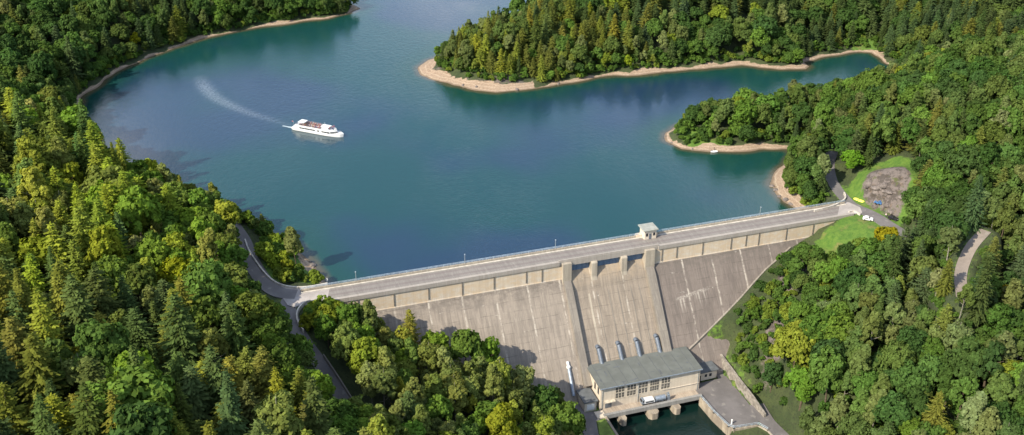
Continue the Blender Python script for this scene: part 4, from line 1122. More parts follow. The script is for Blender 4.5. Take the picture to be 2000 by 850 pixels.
for k in range(9):
    if not 2 < -8.5 + k * 1.25 < 2.2: b.box(-8.8 + k * 1.25, -8.4 + k * 1.25, -2.3, -.5, 3.6, 4.05); b.box(-8.8 + k * 1.25, -8.4 + k * 1.25, .5, 2.3, 3.6, 4.05)
M['bench'] = simple('wooden_bench', (.30, .12, .07), .7)
b.build('bench', M['bench'], ship)
cols = [((.45, .04, .04), 'red'), ((.6, .6, .62), 'white'), ((.04, .08, .35), 'blue'), ((.5, .22, .15), 'salmon'), ((.02, .02, .03), 'black'), ((.45, .3, .1), 'tan'), ((.3, .05, .12), 'dark red')]
rs = random.Random(11); ch, sh = math.cos(hd), math.sin(hd)
rows = ['first', 'second', 'third', 'fourth', 'fifth', 'sixth', 'seventh', 'eighth', 'ninth']
for k in range(9):
    for j, ly in enumerate((-1.9, -.9, .9, 1.9)):
        if rs.random() < .22: continue
        lx = -8.6 + k * 1.25; c, nm = cols[rs.randrange(7)]
        person(sit, cx + lx * ch - ly * sh, cy + lx * sh + ly * ch, 2.68, hd - math.pi / 2, c,
               'passenger in %s top, %s bench from the stern, %s seat' % (nm, rows[k], ('outer near', 'inner near', 'inner far', 'outer far')[j]), 'passengers on the boat upper deck')
for k, (lx, ly) in enumerate(((7.0, -1.4), (7.3, .2), (7.6, 1.2), (8.3, -.6))):
    c, nm = cols[(k * 3) % 7]; person(stand, cx + lx * ch - ly * sh, cy + lx * sh + ly * ch, 2.67, hd - math.pi / 2 + k, c, 'passenger in %s top standing before the wheelhouse, %s from the near rail' % (nm, ('nearest', 'second', 'farthest', 'foremost')[k]), 'passengers on the boat foredeck')
# stern foam, a thin sheet on the lake
b = MB(); vs = []; n = 14
for i in range(n):
    k = i / (n - 1); d = -LB / 2 - 6.5 * k + .4; w = .5 + .35 * math.sin(k * 5) * (1 - k)
    vs += [(cx + d * ch - w * sh, cy + d * sh + w * ch, .02), (cx + d * ch + w * sh, cy + d * sh - w * ch, .02)]
b.add(vs, [(2 * i, 2 * i + 1, 2 * i + 3, 2 * i + 2) for i in range(n - 1)])
M['foam'] = simple('foam', (.36, .43, .48), .9, 0, .5, 1.5)
tag(b.build('foam', M['foam']), kind='structure')

# ------------------------------------------------------------------ trees
def quadmesh(name, C_, U_, V_, mt, extra=None):
    """one leaf spray per row: centre, half axes"""
    n = len(C_)
    co = np.stack([C_ - U_ - V_, C_ + U_ - V_ * .6, C_ + U_ * .7 + V_, C_ - U_ * .8 + V_ * .8], 1).reshape(-1, 3)
    me = bpy.data.meshes.new(name)
    me.vertices.add(4 * n); me.vertices.foreach_set('co', co.astype(np.float32).ravel())
    me.loops.add(4 * n); me.loops.foreach_set('vertex_index', np.arange(4 * n, dtype=np.int32))
    me.polygons.add(n); me.polygons.foreach_set('loop_start', np.arange(0, 4 * n, 4, dtype=np.int32)); me.polygons.foreach_set('loop_total', np.full(n, 4, np.int32))
    me.update(); me.materials.append(mt)
    return me
def frame_from(nrm, r):
    a = r.normal(size=nrm.shape); u = np.cross(nrm, a); u /= np.linalg.norm(u, axis=1)[:, None] + 1e-9
    v = np.cross(nrm, u); return u, v
def unit(v): return v / (np.linalg.norm(v, axis=1)[:, None] + 1e-9)
def crown_broad(name, seed, Rr, H, z0, nl=22, nc=15, nlf=14, ls=.38, airy=0.0, lean=0.0):
    """crown of leaf clumps carried on lobes; z0 = underside, H = total height"""
    r = np.random.default_rng(seed)
    cz, rz = (z0 + H) / 2, (H - z0) / 2
    d = unit(r.normal(size=(nl, 3))); d[:, 2] = np.where(d[:, 2] < -.35, -d[:, 2], d[:, 2])
    rad = r.uniform(.45, .82, nl)
    sq = 1 - .25 * np.clip(d[:, 2], 0, 1)
    lc = np.stack([d[:, 0] * rad * Rr * sq, d[:, 1] * rad * Rr * sq, cz + d[:, 2] * rad * rz], 1)
    lc[:, 0] += lean * (lc[:, 2] - z0)
    lr = r.uniform(.24, .44, nl) * Rr * (1 - .3 * airy)
    cs, cn, cr = [], [], []
    for i in range(nl):
        q = unit(r.normal(size=(nc, 3)) + np.array([d[i, 0] * .6, d[i, 1] * .6, .45]))
        cs.append(lc[i] + q * lr[i] * r.uniform(.75, 1.12, (nc, 1)) * np.array([1, 1, .82])); cn.append(q); cr.append(np.full(nc, lr[i] * .36))
    cs, cn, cr = np.concatenate(cs), np.concatenate(cn), np.concatenate(cr)
    n = len(cs); k = r.integers(0, n, n * nlf) if airy > .3 else np.repeat(np.arange(n), nlf)
    off = unit(r.normal(size=(len(k), 3)) + cn[k] * .7)
    p = cs[k] + off * cr[k][:, None] * r.uniform(.5, 1.15, (len(k), 1))
    nr = unit(off * .9 + cn[k] * .5 + r.normal(size=(len(k), 3)) * .45 + np.array([0, 0, .35]))
    u, v = frame_from(nr, r); s = (ls * r.uniform(.6, 1.25, (len(k), 1)))
    # sparse inner leaves close the crown
    return quadmesh(name, p, u * s, v * s * .75, M['leaf'])
def crown_spruce(name, seed, Rr, H, z0=1.5, dz=.62, nb=9, droop=.32, pw=.85, ls=.34):
    r = np.random.default_rng(seed); P_, U_, V_ = [], [], []
    z = z0; ph = 0
    while z < H - .3:
        k = (z - z0) / (H - z0); rr = Rr * (1 - k) ** pw * (1 if k > .12 else .72 + 2.3 * k) + .12
        n = max(4, int(nb * (1 - k * .55))); ph += 2.4
        for j in range(n):
            a = ph + 2 * math.pi * j / n + r.normal() * .22
            L_ = rr * r.uniform(.62, 1.18) * (1 + .18 * math.sin(a * 2 + seed) + .12 * math.sin(a * 3 + z * .8)); m_ = max(2, int(L_ / .42))
            dirv = np.array([math.cos(a), math.sin(a)]); sd = np.array([-dirv[1], dirv[0]])
            dr = droop * (1.1 - k) + r.normal() * .05
            for i in range(m_):
                f = (i + .7) / m_; rad = L_ * f
                if f < .25 and L_ > 1.2: continue
                w = (.42 * (1 - f) + .22) * min(1, L_ / 2 + .35) * r.uniform(.8, 1.3)
                zz = z - dr * rad + .18 * dr * rad * f + r.normal() * .05
                for sgn in ((-1, 1) if w > .3 else (0,)):
                    off = sgn * w * .62
                    P_.append((dirv[0] * rad + sd[0] * off, dirv[1] * rad + sd[1] * off, zz - abs(off) * .35))
                    U_.append((dirv[0] * .30, dirv[1] * .30, -dr * .35)); t = sgn * .5 + r.normal() * .25
                    V_.append((sd[0] * w * .55, sd[1] * w * .55, -w * .45 * t))
        z += dz * (1 - .45 * k) * r.uniform(.85, 1.15)
    for i in range(10):
        P_.append((r.normal() * .07, r.normal() * .07, H - .1 - i * .12)); U_.append((.10 + .02 * i, 0, 0)); V_.append((0, 0, .25)) if i % 2 else V_.append((0, .1 + .02 * i, .12))
    return quadmesh(name, np.array(P_), np.array(U_), np.array(V_), M['needle'])
def trunk_mesh(name, H, r0, seed, limbs=5, z1=.55, mt=None, spread=.25):
    q = random.Random(seed); b = MB()
    segs = 5; px, py = 0, 0; pts = [(0, 0, -1.0)]
    for i in range(1, segs + 1):
        px += q.uniform(-.12, .12); py += q.uniform(-.12, .12); pts.append((px, py, H * .92 * i / segs))
    for i in range(segs): b.tube(pts[i], pts[i + 1], r0 * (1 - i / segs * .85), r0 * (1 - (i + 1) / segs * .85), 7)
    for k in range(limbs):
        f = z1 * q.uniform(.55, 1.25); z = H * min(.85, f); a = q.uniform(0, 6.28) + k * 2.4; l = H * spread * q.uniform(.7, 1.2)
        b.tube((0, 0, z), (math.cos(a) * l, math.sin(a) * l, z + l * .7), r0 * .42, r0 * .1, 5)
    me = bpy.data.meshes.new(name); me.from_pydata(b.v, [], b.f); me.materials.append(mt or M['bark']); return me

VAR = {}
POP = (crown_broad('crown_poplar', 99, 2.9, 16.5, 1.2, 40, 14, 13, .32), trunk_mesh('trunk_poplar', 16, .22, 77, 4, .5, None, .1))
VAR['broad'] = [(crown_broad('crown_broad', 20 + i, R_, H_, z_, nl, 14, 13, .36), trunk_mesh('trunk_broad', H_, .3, i)) for i, (R_, H_, z_, nl) in enumerate(
    [(4.6, 12.5, 2.2, 26), (5.2, 13.5, 2.0, 30), (4.0, 11.5, 2.0, 22), (4.4, 14.5, 2.4, 28), (5.6, 12.5, 1.8, 32), (3.6, 12.0, 2.0, 20)])]
VAR['birch'] = [(crown_broad('crown_birch', 40 + i, R_, H_, z_, nl, 13, 12, .30, .5), trunk_mesh('trunk_birch', H_, .2, 30 + i, 4, .6, M['birchbark'], .14)) for i, (R_, H_, z_, nl) in enumerate(
    [(3.0, 14.5, 1.8, 32), (2.6, 13.0, 1.6, 28), (3.3, 15.5, 2.0, 36), (2.8, 16.0, 1.8, 34)])]
VAR['spruce'] = [(crown_spruce('crown_spruce', 60 + i, R_, H_, 1.4, .62, nb, dr, pw), trunk_mesh('trunk_spruce', H_, .24, 50 + i, 0)) for i, (R_, H_, nb, dr, pw) in enumerate(
    [(4.3, 16.0, 11, .34, .68), (3.8, 17.0, 10, .42, .72), (4.7, 15.0, 12, .24, .6), (3.5, 15.0, 9, .34, .66), (4.1, 18, 11, .38, .78), (4.4, 13.5, 9, .18, .52), (4.9, 16.5, 11, .3, .62)])]
VAR['shrub'] = [(crown_broad('crown_shrub', 80 + i, R_, H_, -.3, nl, 12, 11, .24), None) for i, (R_, H_, nl) in enumerate([(1.6, 2.6, 12), (2.1, 3.2, 16), (1.3, 2.0, 10)])]

TINT = {  # leaf reflectance by kind
    'broad': {'dark green': (.052, .096, .025), 'mid green': (.082, .142, .030), 'fresh green': (.112, .19, .033), 'yellow green': (.17, .215, .028), 'olive green': (.096, .135, .034)},
    'birch': {'olive green': (.120, .152, .048), 'pale green': (.165, .195, .07), 'yellow green': (.175, .21, .04), 'mid green': (.10, .148, .04)},
    'spruce': {'dark green': (.056, .082, .026), 'olive green': (.11, .122, .027), 'bright green': (.14, .165, .026), 'blue green': (.054, .086, .033)},
    'shrub': {'mid green': (.088, .155, .028), 'yellow green': (.14, .19, .03), 'dark green': (.056, .105, .024)}}
NICE = {'broad': 'broadleaf tree', 'birch': 'birch tree', 'spruce': 'spruce', 'shrub': 'shrub'}
OBN = {'broad': 'broadleaf_tree', 'birch': 'birch_tree', 'spruce': 'spruce_tree', 'shrub': 'shrub'}
SP = {'broad': 4.1, 'birch': 3.0, 'spruce': 3.7, 'shrub': 1.5}

def inpoly_px(u, v, P): return bool(inside(np.array([u]), np.array([v]), P)[0])
def region(u, v, x, y, s, t):
    """which wood a point belongs to: (region key, {kind: share}, {tint bias}, size)"""
    if t > -14 and 2 < s < 80 and t > 4: return 'bank', dict(broad=.48, birch=.44, spruce=.08), .5, .9
    if s >= 80 and s < 143 and t > 2: return None
    if t > 4 and 143 <= s < 206 and u < 1640 and v > 440:
        if s < 176 and t < 46: return 'scree', dict(shrub=.72, broad=.28), 0, .6 
    if u > 1290 and v > 60 and x > 60 and s > 120 or (x > 150 and y < 520):
        if v < 110 and u > 1750: return 'righthigh', dict(spruce=.55, broad=.3, birch=.15), -1, .8
        if u < 1560 and v < 310: return 'spit', dict(broad=.7, birch=.25, spruce=.05), 0, .85
        if v < 160 and u < 1740: return 'head', dict(spruce=.65, broad=.35), -1, .82
        if v < 420: return 'rightmid', dict(broad=.64, birch=.15, spruce=.21), -.2, .86
        return 'rightlow', dict(broad=.42, birch=.32, spruce=.26), -.1, .94
    if x > -60 and y > 440 and x < 330:
        if v > 150 - (u - 850) * .05 - 20 or (u < 1020 and v > 60): return 'headland', dict(broad=.50, birch=.26, spruce=.24), .6, .74
        if u < 1250: return 'headland', dict(broad=.20, birch=.14, spruce=.66), 0, .85
        return 'head', dict(spruce=.86, broad=.14), -1, .98
    if y > 500 or v < 250: return 'bay', dict(broad=.68, birch=.14, spruce=.18), -1, .92
    if v > 650 and u < 720: return 'leftfoot', dict(spruce=.6, broad=.25, birch=.15), 0, 1.3
    if u > 300 and t < 100 and v < 680: return 'roadside', dict(broad=.62, birch=.28, spruce=.10), 1, .95
    return 'leftwood', dict(spruce=.64, broad=.22, birch=.14), 1, 1.25
PLACE = {'bank': 'below the dam', 'scree': 'on the bank right of the dam', 'righthigh': 'high on the right hillside', 'spit': 'on the right spit',
         'head': 'behind the inlet', 'rightmid': 'on the upper right slope', 'rightlow': 'on the lower right slope', 'headland': 'on the headland',
         'bay': 'along the far left bay', 'leftfoot': 'by the lower left road', 'roadside': 'by the lakeside road', 'leftwood': 'in the left wood'}

# candidates by dart throwing on a hexagonal lattice
step = 2.3
cand = []
yy = GY0 + 40; row = 0
while yy < 1180:
    xs = np.arange(-420 + (row % 2) * step / 2, 560, step); cand.append(np.stack([xs, np.full(xs.shape, yy)], 1)); yy += step * .866; row += 1
cand = np.concatenate(cand); cand += rng.uniform(-.9, .9, cand.shape)
cz = gsample(cand[:, 0], cand[:, 1]); cd = gsample(cand[:, 0], cand[:, 1], DD)
cs, ct = to_st(cand[:, 0], cand[:, 1])
U0, V0, D0 = PX((cand[:, 0], cand[:, 1], cz)); _, V1, _ = PX((cand[:, 0], cand[:, 1], cz + 18))
ok = (U0 > -110) & (U0 < 2110) & (V0 > -60) & (V1 < 905) & (D0 > 60)
bwid = np.where(cand[:, 0] > 60, 3.6, 2.2); bwid = np.where((cand[:, 0] > -80) & (cand[:, 0] < 12) & (cand[:, 1] > 450), 7.5, bwid)
up = (ct < 2) | (cs < 2) | (cs > 205)
ok &= np.where(up, cd > bwid + .6, True)
ok &= ~((cs > -2) & (cs < 207) & (ct > -10) & (ct < 10 + .76 * np.maximum(0, -2.5 - cz) * 0))
fz = 3.6 + .76 * np.maximum(0, -2.5 - cz)
ok &= ~((cs > -2) & (cs < 207) & (ct > -10) & (ct < fz + 3.2))
ok &= ~((cs > 66) & (cs < 143.5) & (ct > -8) & ((ct < 140) & (cs > 76) | (ct < 34)))
for P, hw in ROADS[:5]:
    dd, _ = seg_dist(cand[:, 0], cand[:, 1], P, False); ok &= dd > hw + 2.2
ok &= ~inside(cand[:, 0], cand[:, 1], wpoly([(1470, 785), (1497, 775), (1512, 800), (1550, 850), (1590, 900), (1500, 900), (1470, 830)], YARD))
opens = np.zeros(len(cand)); 
# crowns that would hide the meadow, the quarry, the spit's lawn or the bare strips
HS = [1, 3, 5, 7.5, 10, 12.5, 15, 17.5, 20, 22.5, 25, 28]
lowH = np.zeros((12, len(cand)), bool); nogoH = np.zeros((12, len(cand)), bool)
for Q in ([(1560, 440), (1600, 425), (1620, 450), (1600, 490), (1560, 470)], [(500, 480), (560, 455), (650, 550), (560, 562), (520, 540)], [(1600, 445), (1640, 424), (1668, 414), (1745, 440), (1712, 466), (1665, 480), (1625, 480)], [(1655, 385), (1675, 358), (1760, 362), (1765, 415), (1745, 440), (1712, 420)],
          [(1330, 268), (1350, 258), (1395, 275), (1440, 285), (1395, 292)], [(1668, 108), (1672, 84), (1712, 84), (1712, 108)], [(545, 500), (575, 530), (640, 552), (560, 560), (520, 545)],
          [(1450, 600), (1530, 545), (1560, 600), (1530, 700), (1400, 680)], [(1290, 285), (1550, 290), (1550, 298), (1300, 292)], [(1505, 350), (1530, 350), (1575, 412), (1530, 400)]):
    for ih in range(12):
        uu, vv, _ = PX((cand[:, 0], cand[:, 1], cz + HS[ih])); lowH[ih] |= inside(uu, vv, Q)
for Q in ([(464, 488), (503, 488), (548, 548), (645, 550), (648, 592), (604, 598), (598, 610), (608, 652), (574, 660), (538, 606), (498, 572), (470, 520)], [(602, 690), (652, 688), (712, 795), (664, 805)],
          [(1612, 330), (1628, 330), (1660, 380), (1750, 440), (1735, 450), (1650, 418), (1590, 420), (1640, 400), (1625, 370)], [(1870, 470), (1912, 458), (1896, 525), (1870, 525)],
          [(205, 190), (215, 262), (262, 296), (330, 322), (430, 350), (498, 392), (518, 432), (548, 462), (600, 505), (700, 400), (400, 150)],
          [(1098, 690), (1180, 690), (1180, 870), (1132, 870), (1112, 815), (1092, 770), (1078, 735)],
          [(1100, 182), (1290, 258), (1340, 232), (1348, 206), (1415, 182), (1480, 180), (1520, 190), (1545, 165), (1600, 172), (1640, 152), (1690, 150), (1722, 128), (1690, 104), (1600, 118), (1580, 135), (1400, 132), (1100, 165)],
          [(1500, 335), (1528, 345), (1530, 372), (1575, 398), (1605, 412), (1560, 416), (1500, 382)], [(1300, 288), (1548, 292), (1530, 325), (1500, 360), (1340, 340)],
          [(1280, 500), (1640, 425), (1605, 445), (1568, 465), (1545, 488), (1508, 530), (1460, 585), (1405, 645), (1355, 662), (1300, 660)],
          [(598, 590), (700, 570), (1110, 505), (1110, 735), (1060, 715), (1000, 682), (900, 640), (850, 628), (760, 605), (700, 594), (640, 597)]):
    for ih in range(12):
        uu, vv, _ = PX((cand[:, 0], cand[:, 1], cz + HS[ih])); nogoH[ih] |= inside(uu, vv, Q)
ok &= ~nogoH[0]
for P, w in OPEN: opens = np.maximum(opens, inside(cand[:, 0], cand[:, 1], P) * w)
idx = np.where(ok)[0]; rng.shuffle(idx)
mixn = np.clip(vnoise(cand[:, 0], cand[:, 1], 22, 11) * 1.5 + .5, 0, 1)
cell = {}; CS_ = 5.0; trees = []
for i in idx:
    x, y = cand[i]; u, v = U0[i], V0[i]
    rg = region(u, v, x, y, cs[i], ct[i])
    if rg is None: continue
    key, mix, bias, size = rg
    q = np.clip(mixn[i] * .85 + rng.random() * .15, 0, .999)   # patches of one kind
    ks = list(mix); c = np.cumsum([mix[k] for k in ks]); q2 = (q * 1.0) if rng.random() < .6 else rng.random(); kind = ks[int(np.searchsorted(c, q2 * c[-1]))]
    if opens[i] > 0:
        if rng.random() < .85 or opens[i] > .95: continue
        kind = 'shrub'
    edge = cd[i] < bwid[i] + 5 and up[i]
    if edge and rng.random() < .3: kind = 'shrub'
    sz = size * rng.uniform(.68, 1.2) * 1.25
    if edge and kind != 'shrub': sz *= .72
    hgt = {'broad': 13, 'birch': 15, 'spruce': 17, 'shrub': 2.5}[kind] * sz; nh = int(np.searchsorted(HS, hgt))
    lowi = bool(lowH[:nh, i].any())
    if nogoH[:nh, i].any():
        # a smaller tree may still fit in front of what must stay visible
        kind = kind if key == 'leftwood' and kind == 'spruce' else 'broad'; sz = sz * (.55 if kind == 'broad' else .6); nh = int(np.searchsorted(HS, 13 * sz)); lowi = bool(lowH[:nh, i].any())
        if nogoH[:nh, i].any(): continue
    if lowi and kind != 'shrub': kind = 'shrub'; sz = rng.uniform(.8, 1.3)
    rr = SP[kind] * sz
    ci, cj = int(x / CS_), int(y / CS_); bad = False
    for a in (-1, 0, 1):
        for b_ in (-1, 0, 1):
            for (x2, y2, r2) in cell.get((ci + a, cj + b_), ()):
                if (x - x2) ** 2 + (y - y2) ** 2 < ((rr + r2) * (.8 if kind == 'shrub' else .57 if key in ('rightlow', 'rightmid') else .62)) ** 2: bad = True; break
            if bad: break
        if bad: break
    if bad: continue
    cell.setdefault((ci, cj), []).append((x, y, rr))
    if kind == 'shrub' and opens[i] == 0 and key != 'scree' and not edge and not lowi: continue
    ts = list(TINT[kind])
    w = np.ones(len(ts))
    for j, tn in enumerate(ts):
        if bias < 0: w[j] = {'dark green': 4, 'blue green': 3, 'mid green': 3, 'olive green': 1.5, 'fresh green': .6, 'yellow green': .12, 'bright green': .15, 'pale green': .6}[tn]  # darker kinds of foliage, plus cloud shade put into the leaf tint
        elif bias > 0: w[j] = {'dark green': .7, 'blue green': .3, 'mid green': 2, 'olive green': 2, 'fresh green': 2.2, 'yellow green': .9, 'bright green': 1.8, 'pale green': 2}[tn]
        else: w[j] = {'dark green': 2, 'blue green': 1.2, 'mid green': 3, 'olive green': 2, 'fresh green': 1.3, 'yellow green': .3, 'bright green': .8, 'pale green': 1}[tn]
    tn = ts[int(rng.choice(len(ts), p=w / w.sum()))]
    trees.append([kind, x, y, float(cz[i]), sz, tn, key, float(D0[i]), u, v, None])
# low growth along every open edge: shore, verges, the bank beside the dam
edged = np.zeros(len(cand), bool); edged |= up & (cd > bwid + .3) & (cd < bwid + 9)
sc_r = np.array([bool(a) for a in ((ct > 4) & (cs > 142) & (cs < 215) & (ct < 125))]); edged |= sc_r & (opens < .9)
for P, w in OPEN:
    if w > .95:
        dd, _ = seg_dist(cand[:, 0], cand[:, 1], P, True); edged |= (dd < 5) & (opens == 0)
cell2 = {}
idx2 = np.where(ok & edged)[0]; rng.shuffle(idx2)
for i in idx2:
    x, y = cand[i]; sz = rng.uniform(.8, 1.55) if not sc_r[i] else rng.uniform(.9, 1.7); rr = 1.35 * sz
    if rng.random() < (.12 if not sc_r[i] else .05): continue
    ci, cj = int(x / 4), int(y / 4)
    if any((x - x2) ** 2 + (y - y2) ** 2 < ((rr + r2) * .78) ** 2 for a in (-1, 0, 1) for b_ in (-1, 0, 1) for (x2, y2, r2) in cell2.get((ci + a, cj + b_), ())): continue
    if 588 < U0[i] < 650 and 488 < V0[i] < 556: continue
    if 490 < U0[i] < 650 and 460 < V0[i] < 560 and rng.random() < .65: continue
    if inside(np.array([x]), np.array([y]), scree[0])[0] and rng.random() < .45: continue
    if any((x - x2) ** 2 + (y - y2) ** 2 < (r2 * .5) ** 2 for a in (-1, 0, 1) for b_ in (-1, 0, 1) for (x2, y2, r2) in cell.get((int(x / CS_) + a, int(y / CS_) + b_), ()) if r2 < 2.5): continue
    cell2.setdefault((ci, cj), []).append((x, y, rr))
    rg = region(U0[i], V0[i], x, y, cs[i], ct[i])
    if rg is None: continue
    tn = ['mid green', 'yellow green', 'dark green'][int(rng.choice(3, p=[.5, .2, .3]))]
    trees.append(['shrub', x, y, float(cz[i]), sz, tn, rg[0], float(D0[i]), U0[i], V0[i], None])
# trees one can point at
SPEC = [('birch', 579, 524, 1.0, (.17, .19, .06), 'tall pale poplar-like tree standing alone on the left shore by the dam', 'poplar tree'),
        ('broad', 1722, 508, 1.15, (.21, .19, .012), 'golden yellow round tree below the meadow on the right bank', None),
        ('broad', 1562, 800, 1.3, (.105, .195, .026), 'large lime green tree on the right slope above the yard', None),
        ('broad', 350, 600, 1.2, (.20, .22, .014), 'yellow green tree shining among the left hillside trees', None),
        ('spruce', 165, 640, 1.15, (.14, .18, .02), 'spruce with bright lit tip standing above the left wood', None),
        ('birch', 280, 545, 1.0, (.19, .20, .07), 'pale greyish tree beside the dark glade in the left wood', None),
        ('broad', 268, 95, .8, (.24, .24, .015), 'small yellow tree low above the far left shoreline', None),
        ('birch', 1545, 200, .95, (.13, .15, .06), 'pale slender tree rising behind the spit', None),
        ('broad', 905, 800, .8, (.09, .20, .04), 'vivid green round tree in the middle of the wood below the dam', None),
        ('spruce', 610, 880, 1.1, (.10, .105, .03), 'open branched spruce standing lowest by the lower road', None),
        ('spruce', 495, 870, 1.15, (.085, .095, .03), 'tall open branched spruce left of the lower road', None),
        ('broad', 1660, 345, .95, (.105, .21, .02), 'bright green tree at the right edge of the road entering the wood', None),
        ('broad', 1225, 140, .62, (.20, .26, .02), 'lime coloured bush-like tree at the headland waterline', None),
        ('broad', 1945, 620, .85, (.20, .16, .015), 'ochre yellow tree on the right hillside', None)]
for kind, u, v, sz, col, lb, cat in SPEC:
    x, y, z = hit(u, v); trees = [q for q in trees if (q[1] - x) ** 2 + (q[2] - y) ** 2 > (SP[kind] * sz * (1.6 if u == 1722 else 1.15)) ** 2]
    trees.append([kind, x, y, z, sz, col, lb, float(PX((x, y, z))[2]), u, v, cat or 'special'])
# shore shrubs by the left dam end
for u, v, sz in ((620, 604, 1.5), (634, 612, 1.9), (650, 606, 1.4), (612, 622, 1.8), (628, 634, 2.2), (650, 626, 2.3), (604, 640, 1.8), (640, 648, 2.2), (525, 505, 1.5), (512, 500, 1.3), (535, 480, 1.6), (552, 485, 1.2), (540, 530, 1.3), (556, 515, 1.4), (530, 522, 1.5), (545, 540, 1.2), (570, 548, 1.1), (560, 552, 1.3), (585, 532, 1.6), (575, 500, 1.3), (545, 505, 1.4), ):
    x, y, z = hit(u, v); trees.append(['shrub', x, y, z, sz, 'yellow green', 'roadside', float(PX((x, y, z))[2]), u, v, None])
print('TREES', len(trees), {k: sum(t[0] == k for t in trees) for k in VAR})

# who shows: treetop seen over the ground and inside the frame
def seen(tr):
    h = {'broad': 9, 'birch': 12, 'spruce': 13, 'shrub': 1.5}[tr[0]] * tr[4]
    u, v, _ = PX((tr[1], tr[2], tr[3] + h))
    if not (0 < u < 2000 and 0 < v < 850): return False
    f = np.linspace(.3, .97, 40); X_, Y_ = tr[1] * f, tr[2] * f; Z_ = HC + (tr[3] + h - HC) * f
    return bool(np.all(gsample(X_, Y_) + 1 < Z_))
LIM = {'broad': 296, 'birch': 296, 'spruce': 296, 'shrub': 260}
made = []; far = []
for kind in VAR:
    L1 = sorted([t for t in trees if t[0] == kind], key=lambda t: (t[10] is None, t[7] / t[4]))
    n = 0
    for t in L1:
        if n < LIM[kind] and (t[10] or seen(t)): made.append(t); n += 1
        else: far.append(t)
SHORT = {'broad': 'broadleaf', 'birch': 'birch', 'spruce': 'spruce', 'shrub': 'shrub'}
MP = np.array([PX((t[1], t[2], t[3] + 7 * t[4]))[:2] for t in made])
used = set()
def say(t): return '%s %s' % (('' if t[10] else t[5].split()[0]) or 'standout', SHORT[t[0]])
def unique_label(k, tn, kind, key):
    d = MP - MP[k]; dist = np.hypot(d[:, 0], d[:, 1] * 1.2); near = [j for j in np.argsort(dist)[1:9] if dist[j] < 220]
    def rel(j):   # where this tree is, seen from neighbour j
        dx, dy = -d[j, 0], -d[j, 1]
        return ('right of' if dx > 0 else 'left of') if abs(dx) > abs(dy) else ('below' if dy > 0 else 'above')
    base = '%s %s %s' % (tn, NICE[kind], PLACE[key])
    for a in range(len(near)):
        for b_ in range(a + 1, len(near)):
            ra, rb = rel(near[a]), rel(near[b_])
            if ra == rb: continue
            lb = '%s, %s %s, %s %s' % (base, ra, say(made[near[a]]), rb, say(made[near[b_]]))
            if len(lb.split()) <= 16 and lb not in used: used.add(lb); return lb
    for a in near:
        lb = '%s, %s %s' % (base, rel(a), say(made[a]))
        if lb not in used and len(lb.split()) <= 16: used.add(lb); return lb
    return base
for k, t in enumerate(made):
    kind, x, y, z, sz, tn, key, dep, u, v, special = t
    vi = rng.integers(len(VAR[kind])); crown, trunk = VAR[kind][vi] if special != 'poplar tree' else POP
    rot = rng.random() * 6.28; hs = sz * (rng.uniform(.88, 1.12) if kind != 'broad' else rng.uniform(.9, 1.32))
    if special: col = tn; label = key
    else:
        col = np.array(TINT[kind][tn]) * rng.uniform(.85, 1.18) * np.array([rng.uniform(.9, 1.12), 1, rng.uniform(.85, 1.2)])
        if key in ('leftwood', 'roadside', 'headland'): col = col * (np.array([1.3, 1.2, .95]) if key == 'headland' else np.array([1.3, 1.36, .95]) if kind == 'spruce' else np.array([1.32, 1.22, .9]))  # warm sunlight on left woods and headland, put into the leaf colour
        elif key in ('leftfoot', 'bank'): col = col * np.array([1.25, 1.18, .95])  # weaker share of the same sunlight in the leaf colour
        h_ = {'broad': 12.5, 'birch': 14.5, 'spruce': 17, 'shrub': 2.5}[kind] * hs
        label = unique_label(k, tn, kind, key)
        grp = '%ss %s' % (NICE[kind] if kind != 'spruce' else 'spruce', PLACE[key])
    cat = NICE[kind] if not special or special == 'special' else special
    parts = not (kind == 'shrub' or dep > 430)
    if parts:
        o = bpy.data.objects.new(OBN[kind] if cat != 'poplar tree' else 'poplar_tree', None); sc.collection.objects.link(o)
        c = bpy.data.objects.new('crown', crown); sc.collection.objects.link(c); c.parent = o; c.color = (*col, 1)
        tk = bpy.data.objects.new('trunk', trunk); sc.collection.objects.link(tk); tk.parent = o
    else:
        o = bpy.data.objects.new(OBN[kind], crown); sc.collection.objects.link(o); o.color = (*col, 1)
    o.location = (x, y, z - .1); o.rotation_euler = (rng.normal() * .03, rng.normal() * .03, rot); o.scale = (sz * rng.uniform(.88, 1.12), sz, hs)
    tag(o, label, cat, None if special else grp)

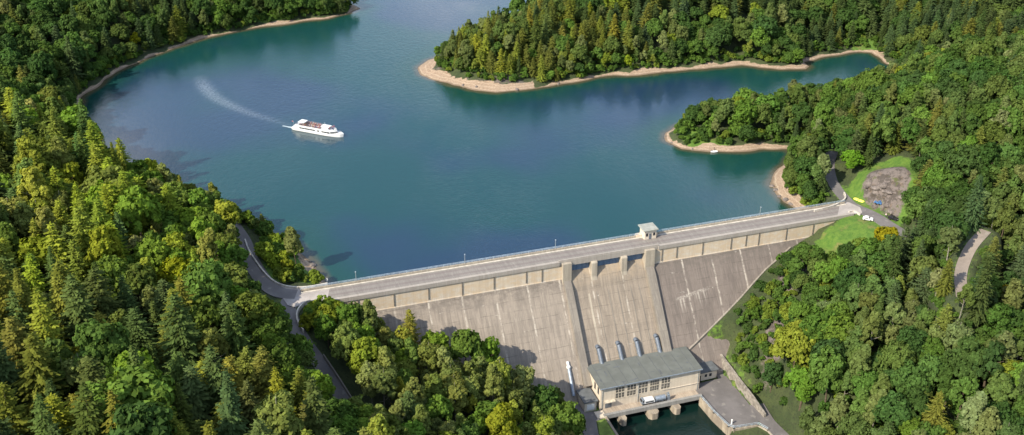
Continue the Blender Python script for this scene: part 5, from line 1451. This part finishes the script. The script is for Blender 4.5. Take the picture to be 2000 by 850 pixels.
# the rest of the wood: one object, its trees set out on points
def wood(name, label, items, kind):
    n = len(items)
    me = bpy.data.meshes.new(name); me.vertices.add(n)
    me.vertices.foreach_set('co', np.array([(t[1], t[2], t[3] - .1) for t in items], np.float32).ravel())
    vi = rng.integers(0, len(VAR[kind]), n)
    a = me.attributes.new('pick', 'INT', 'POINT'); a.data.foreach_set('value', vi.astype(np.int32))
    s_ = np.array([(t[4], t[4], t[4] * rng.uniform(.9, 1.12)) for t in items], np.float32)
    a = me.attributes.new('size', 'FLOAT_VECTOR', 'POINT'); a.data.foreach_set('vector', s_.ravel())
    r_ = np.zeros((n, 3), np.float32); r_[:, 2] = rng.random(n) * 6.28
    a = me.attributes.new('turn', 'FLOAT_VECTOR', 'POINT'); a.data.foreach_set('vector', r_.ravel())
    tt = np.array([np.array(TINT[kind][t[5]]) * rng.uniform(.85, 1.18) for t in items], np.float32)
    a = me.attributes.new('tint', 'FLOAT_VECTOR', 'POINT'); a.data.foreach_set('vector', tt.ravel())
    ob = bpy.data.objects.new(name, me); sc.collection.objects.link(ob); ob.color = (0, 0, 0, 1)
    coll = bpy.data.collections.new('kinds_of_' + kind)
    for i, (c, _) in enumerate(VAR[kind]):
        co_ = bpy.data.objects.new('%s_kind_%02d' % (kind, i), c); co_.color = (0, 0, 0, 1); coll.objects.link(co_)
    ng = bpy.data.node_groups.new('wood_' + kind, 'GeometryNodeTree')
    ng.interface.new_socket('Geometry', in_out='INPUT', socket_type='NodeSocketGeometry'); ng.interface.new_socket('Geometry', in_out='OUTPUT', socket_type='NodeSocketGeometry')
    N_, L_ = ng.nodes, ng.links
    gi = N_.new('NodeGroupInput'); go = N_.new('NodeGroupOutput'); ip = N_.new('GeometryNodeInstanceOnPoints'); cl = N_.new('GeometryNodeCollectionInfo')
    cl.inputs['Collection'].default_value = coll; cl.inputs['Separate Children'].default_value = True; cl.inputs['Reset Children'].default_value = True
    def na(nm, ty):
        q = N_.new('GeometryNodeInputNamedAttribute'); q.data_type = ty; q.inputs['Name'].default_value = nm; return [s for s in q.outputs if s.enabled and s.name == 'Attribute'][0]
    m2p = N_.new('GeometryNodeMeshToPoints'); L_.new(gi.outputs[0], m2p.inputs[0])
    L_.new(m2p.outputs[0], ip.inputs['Points']); L_.new(cl.outputs[0], ip.inputs['Instance']); ip.inputs['Pick Instance'].default_value = True
    L_.new(na('pick', 'INT'), ip.inputs['Instance Index']); L_.new(na('turn', 'FLOAT_VECTOR'), ip.inputs['Rotation']); L_.new(na('size', 'FLOAT_VECTOR'), ip.inputs['Scale'])
    L_.new(ip.outputs[0], go.inputs[0])
    md = ob.modifiers.new('wood', 'NODES'); md.node_group = ng
    tag(ob, label, {'broad': 'broadleaf wood', 'birch': 'birch wood', 'spruce': 'spruce wood', 'shrub': 'undergrowth'}[kind], None, 'stuff')
for kind, nm, lb in (('broad', 'broadleaf_forest', 'far green broadleaf wood covering the hills round the lake'), ('birch', 'birch_forest', 'far pale birch wood scattered over the hills round the lake'),
                     ('spruce', 'spruce_forest', 'far dark spruce wood on the hills behind the headland and inlet'), ('shrub', 'undergrowth', 'low shrubs along the far lake shores')):
    it = [t for t in far if t[0] == kind and not t[10]]
    if it: wood(nm, lb, it, kind)
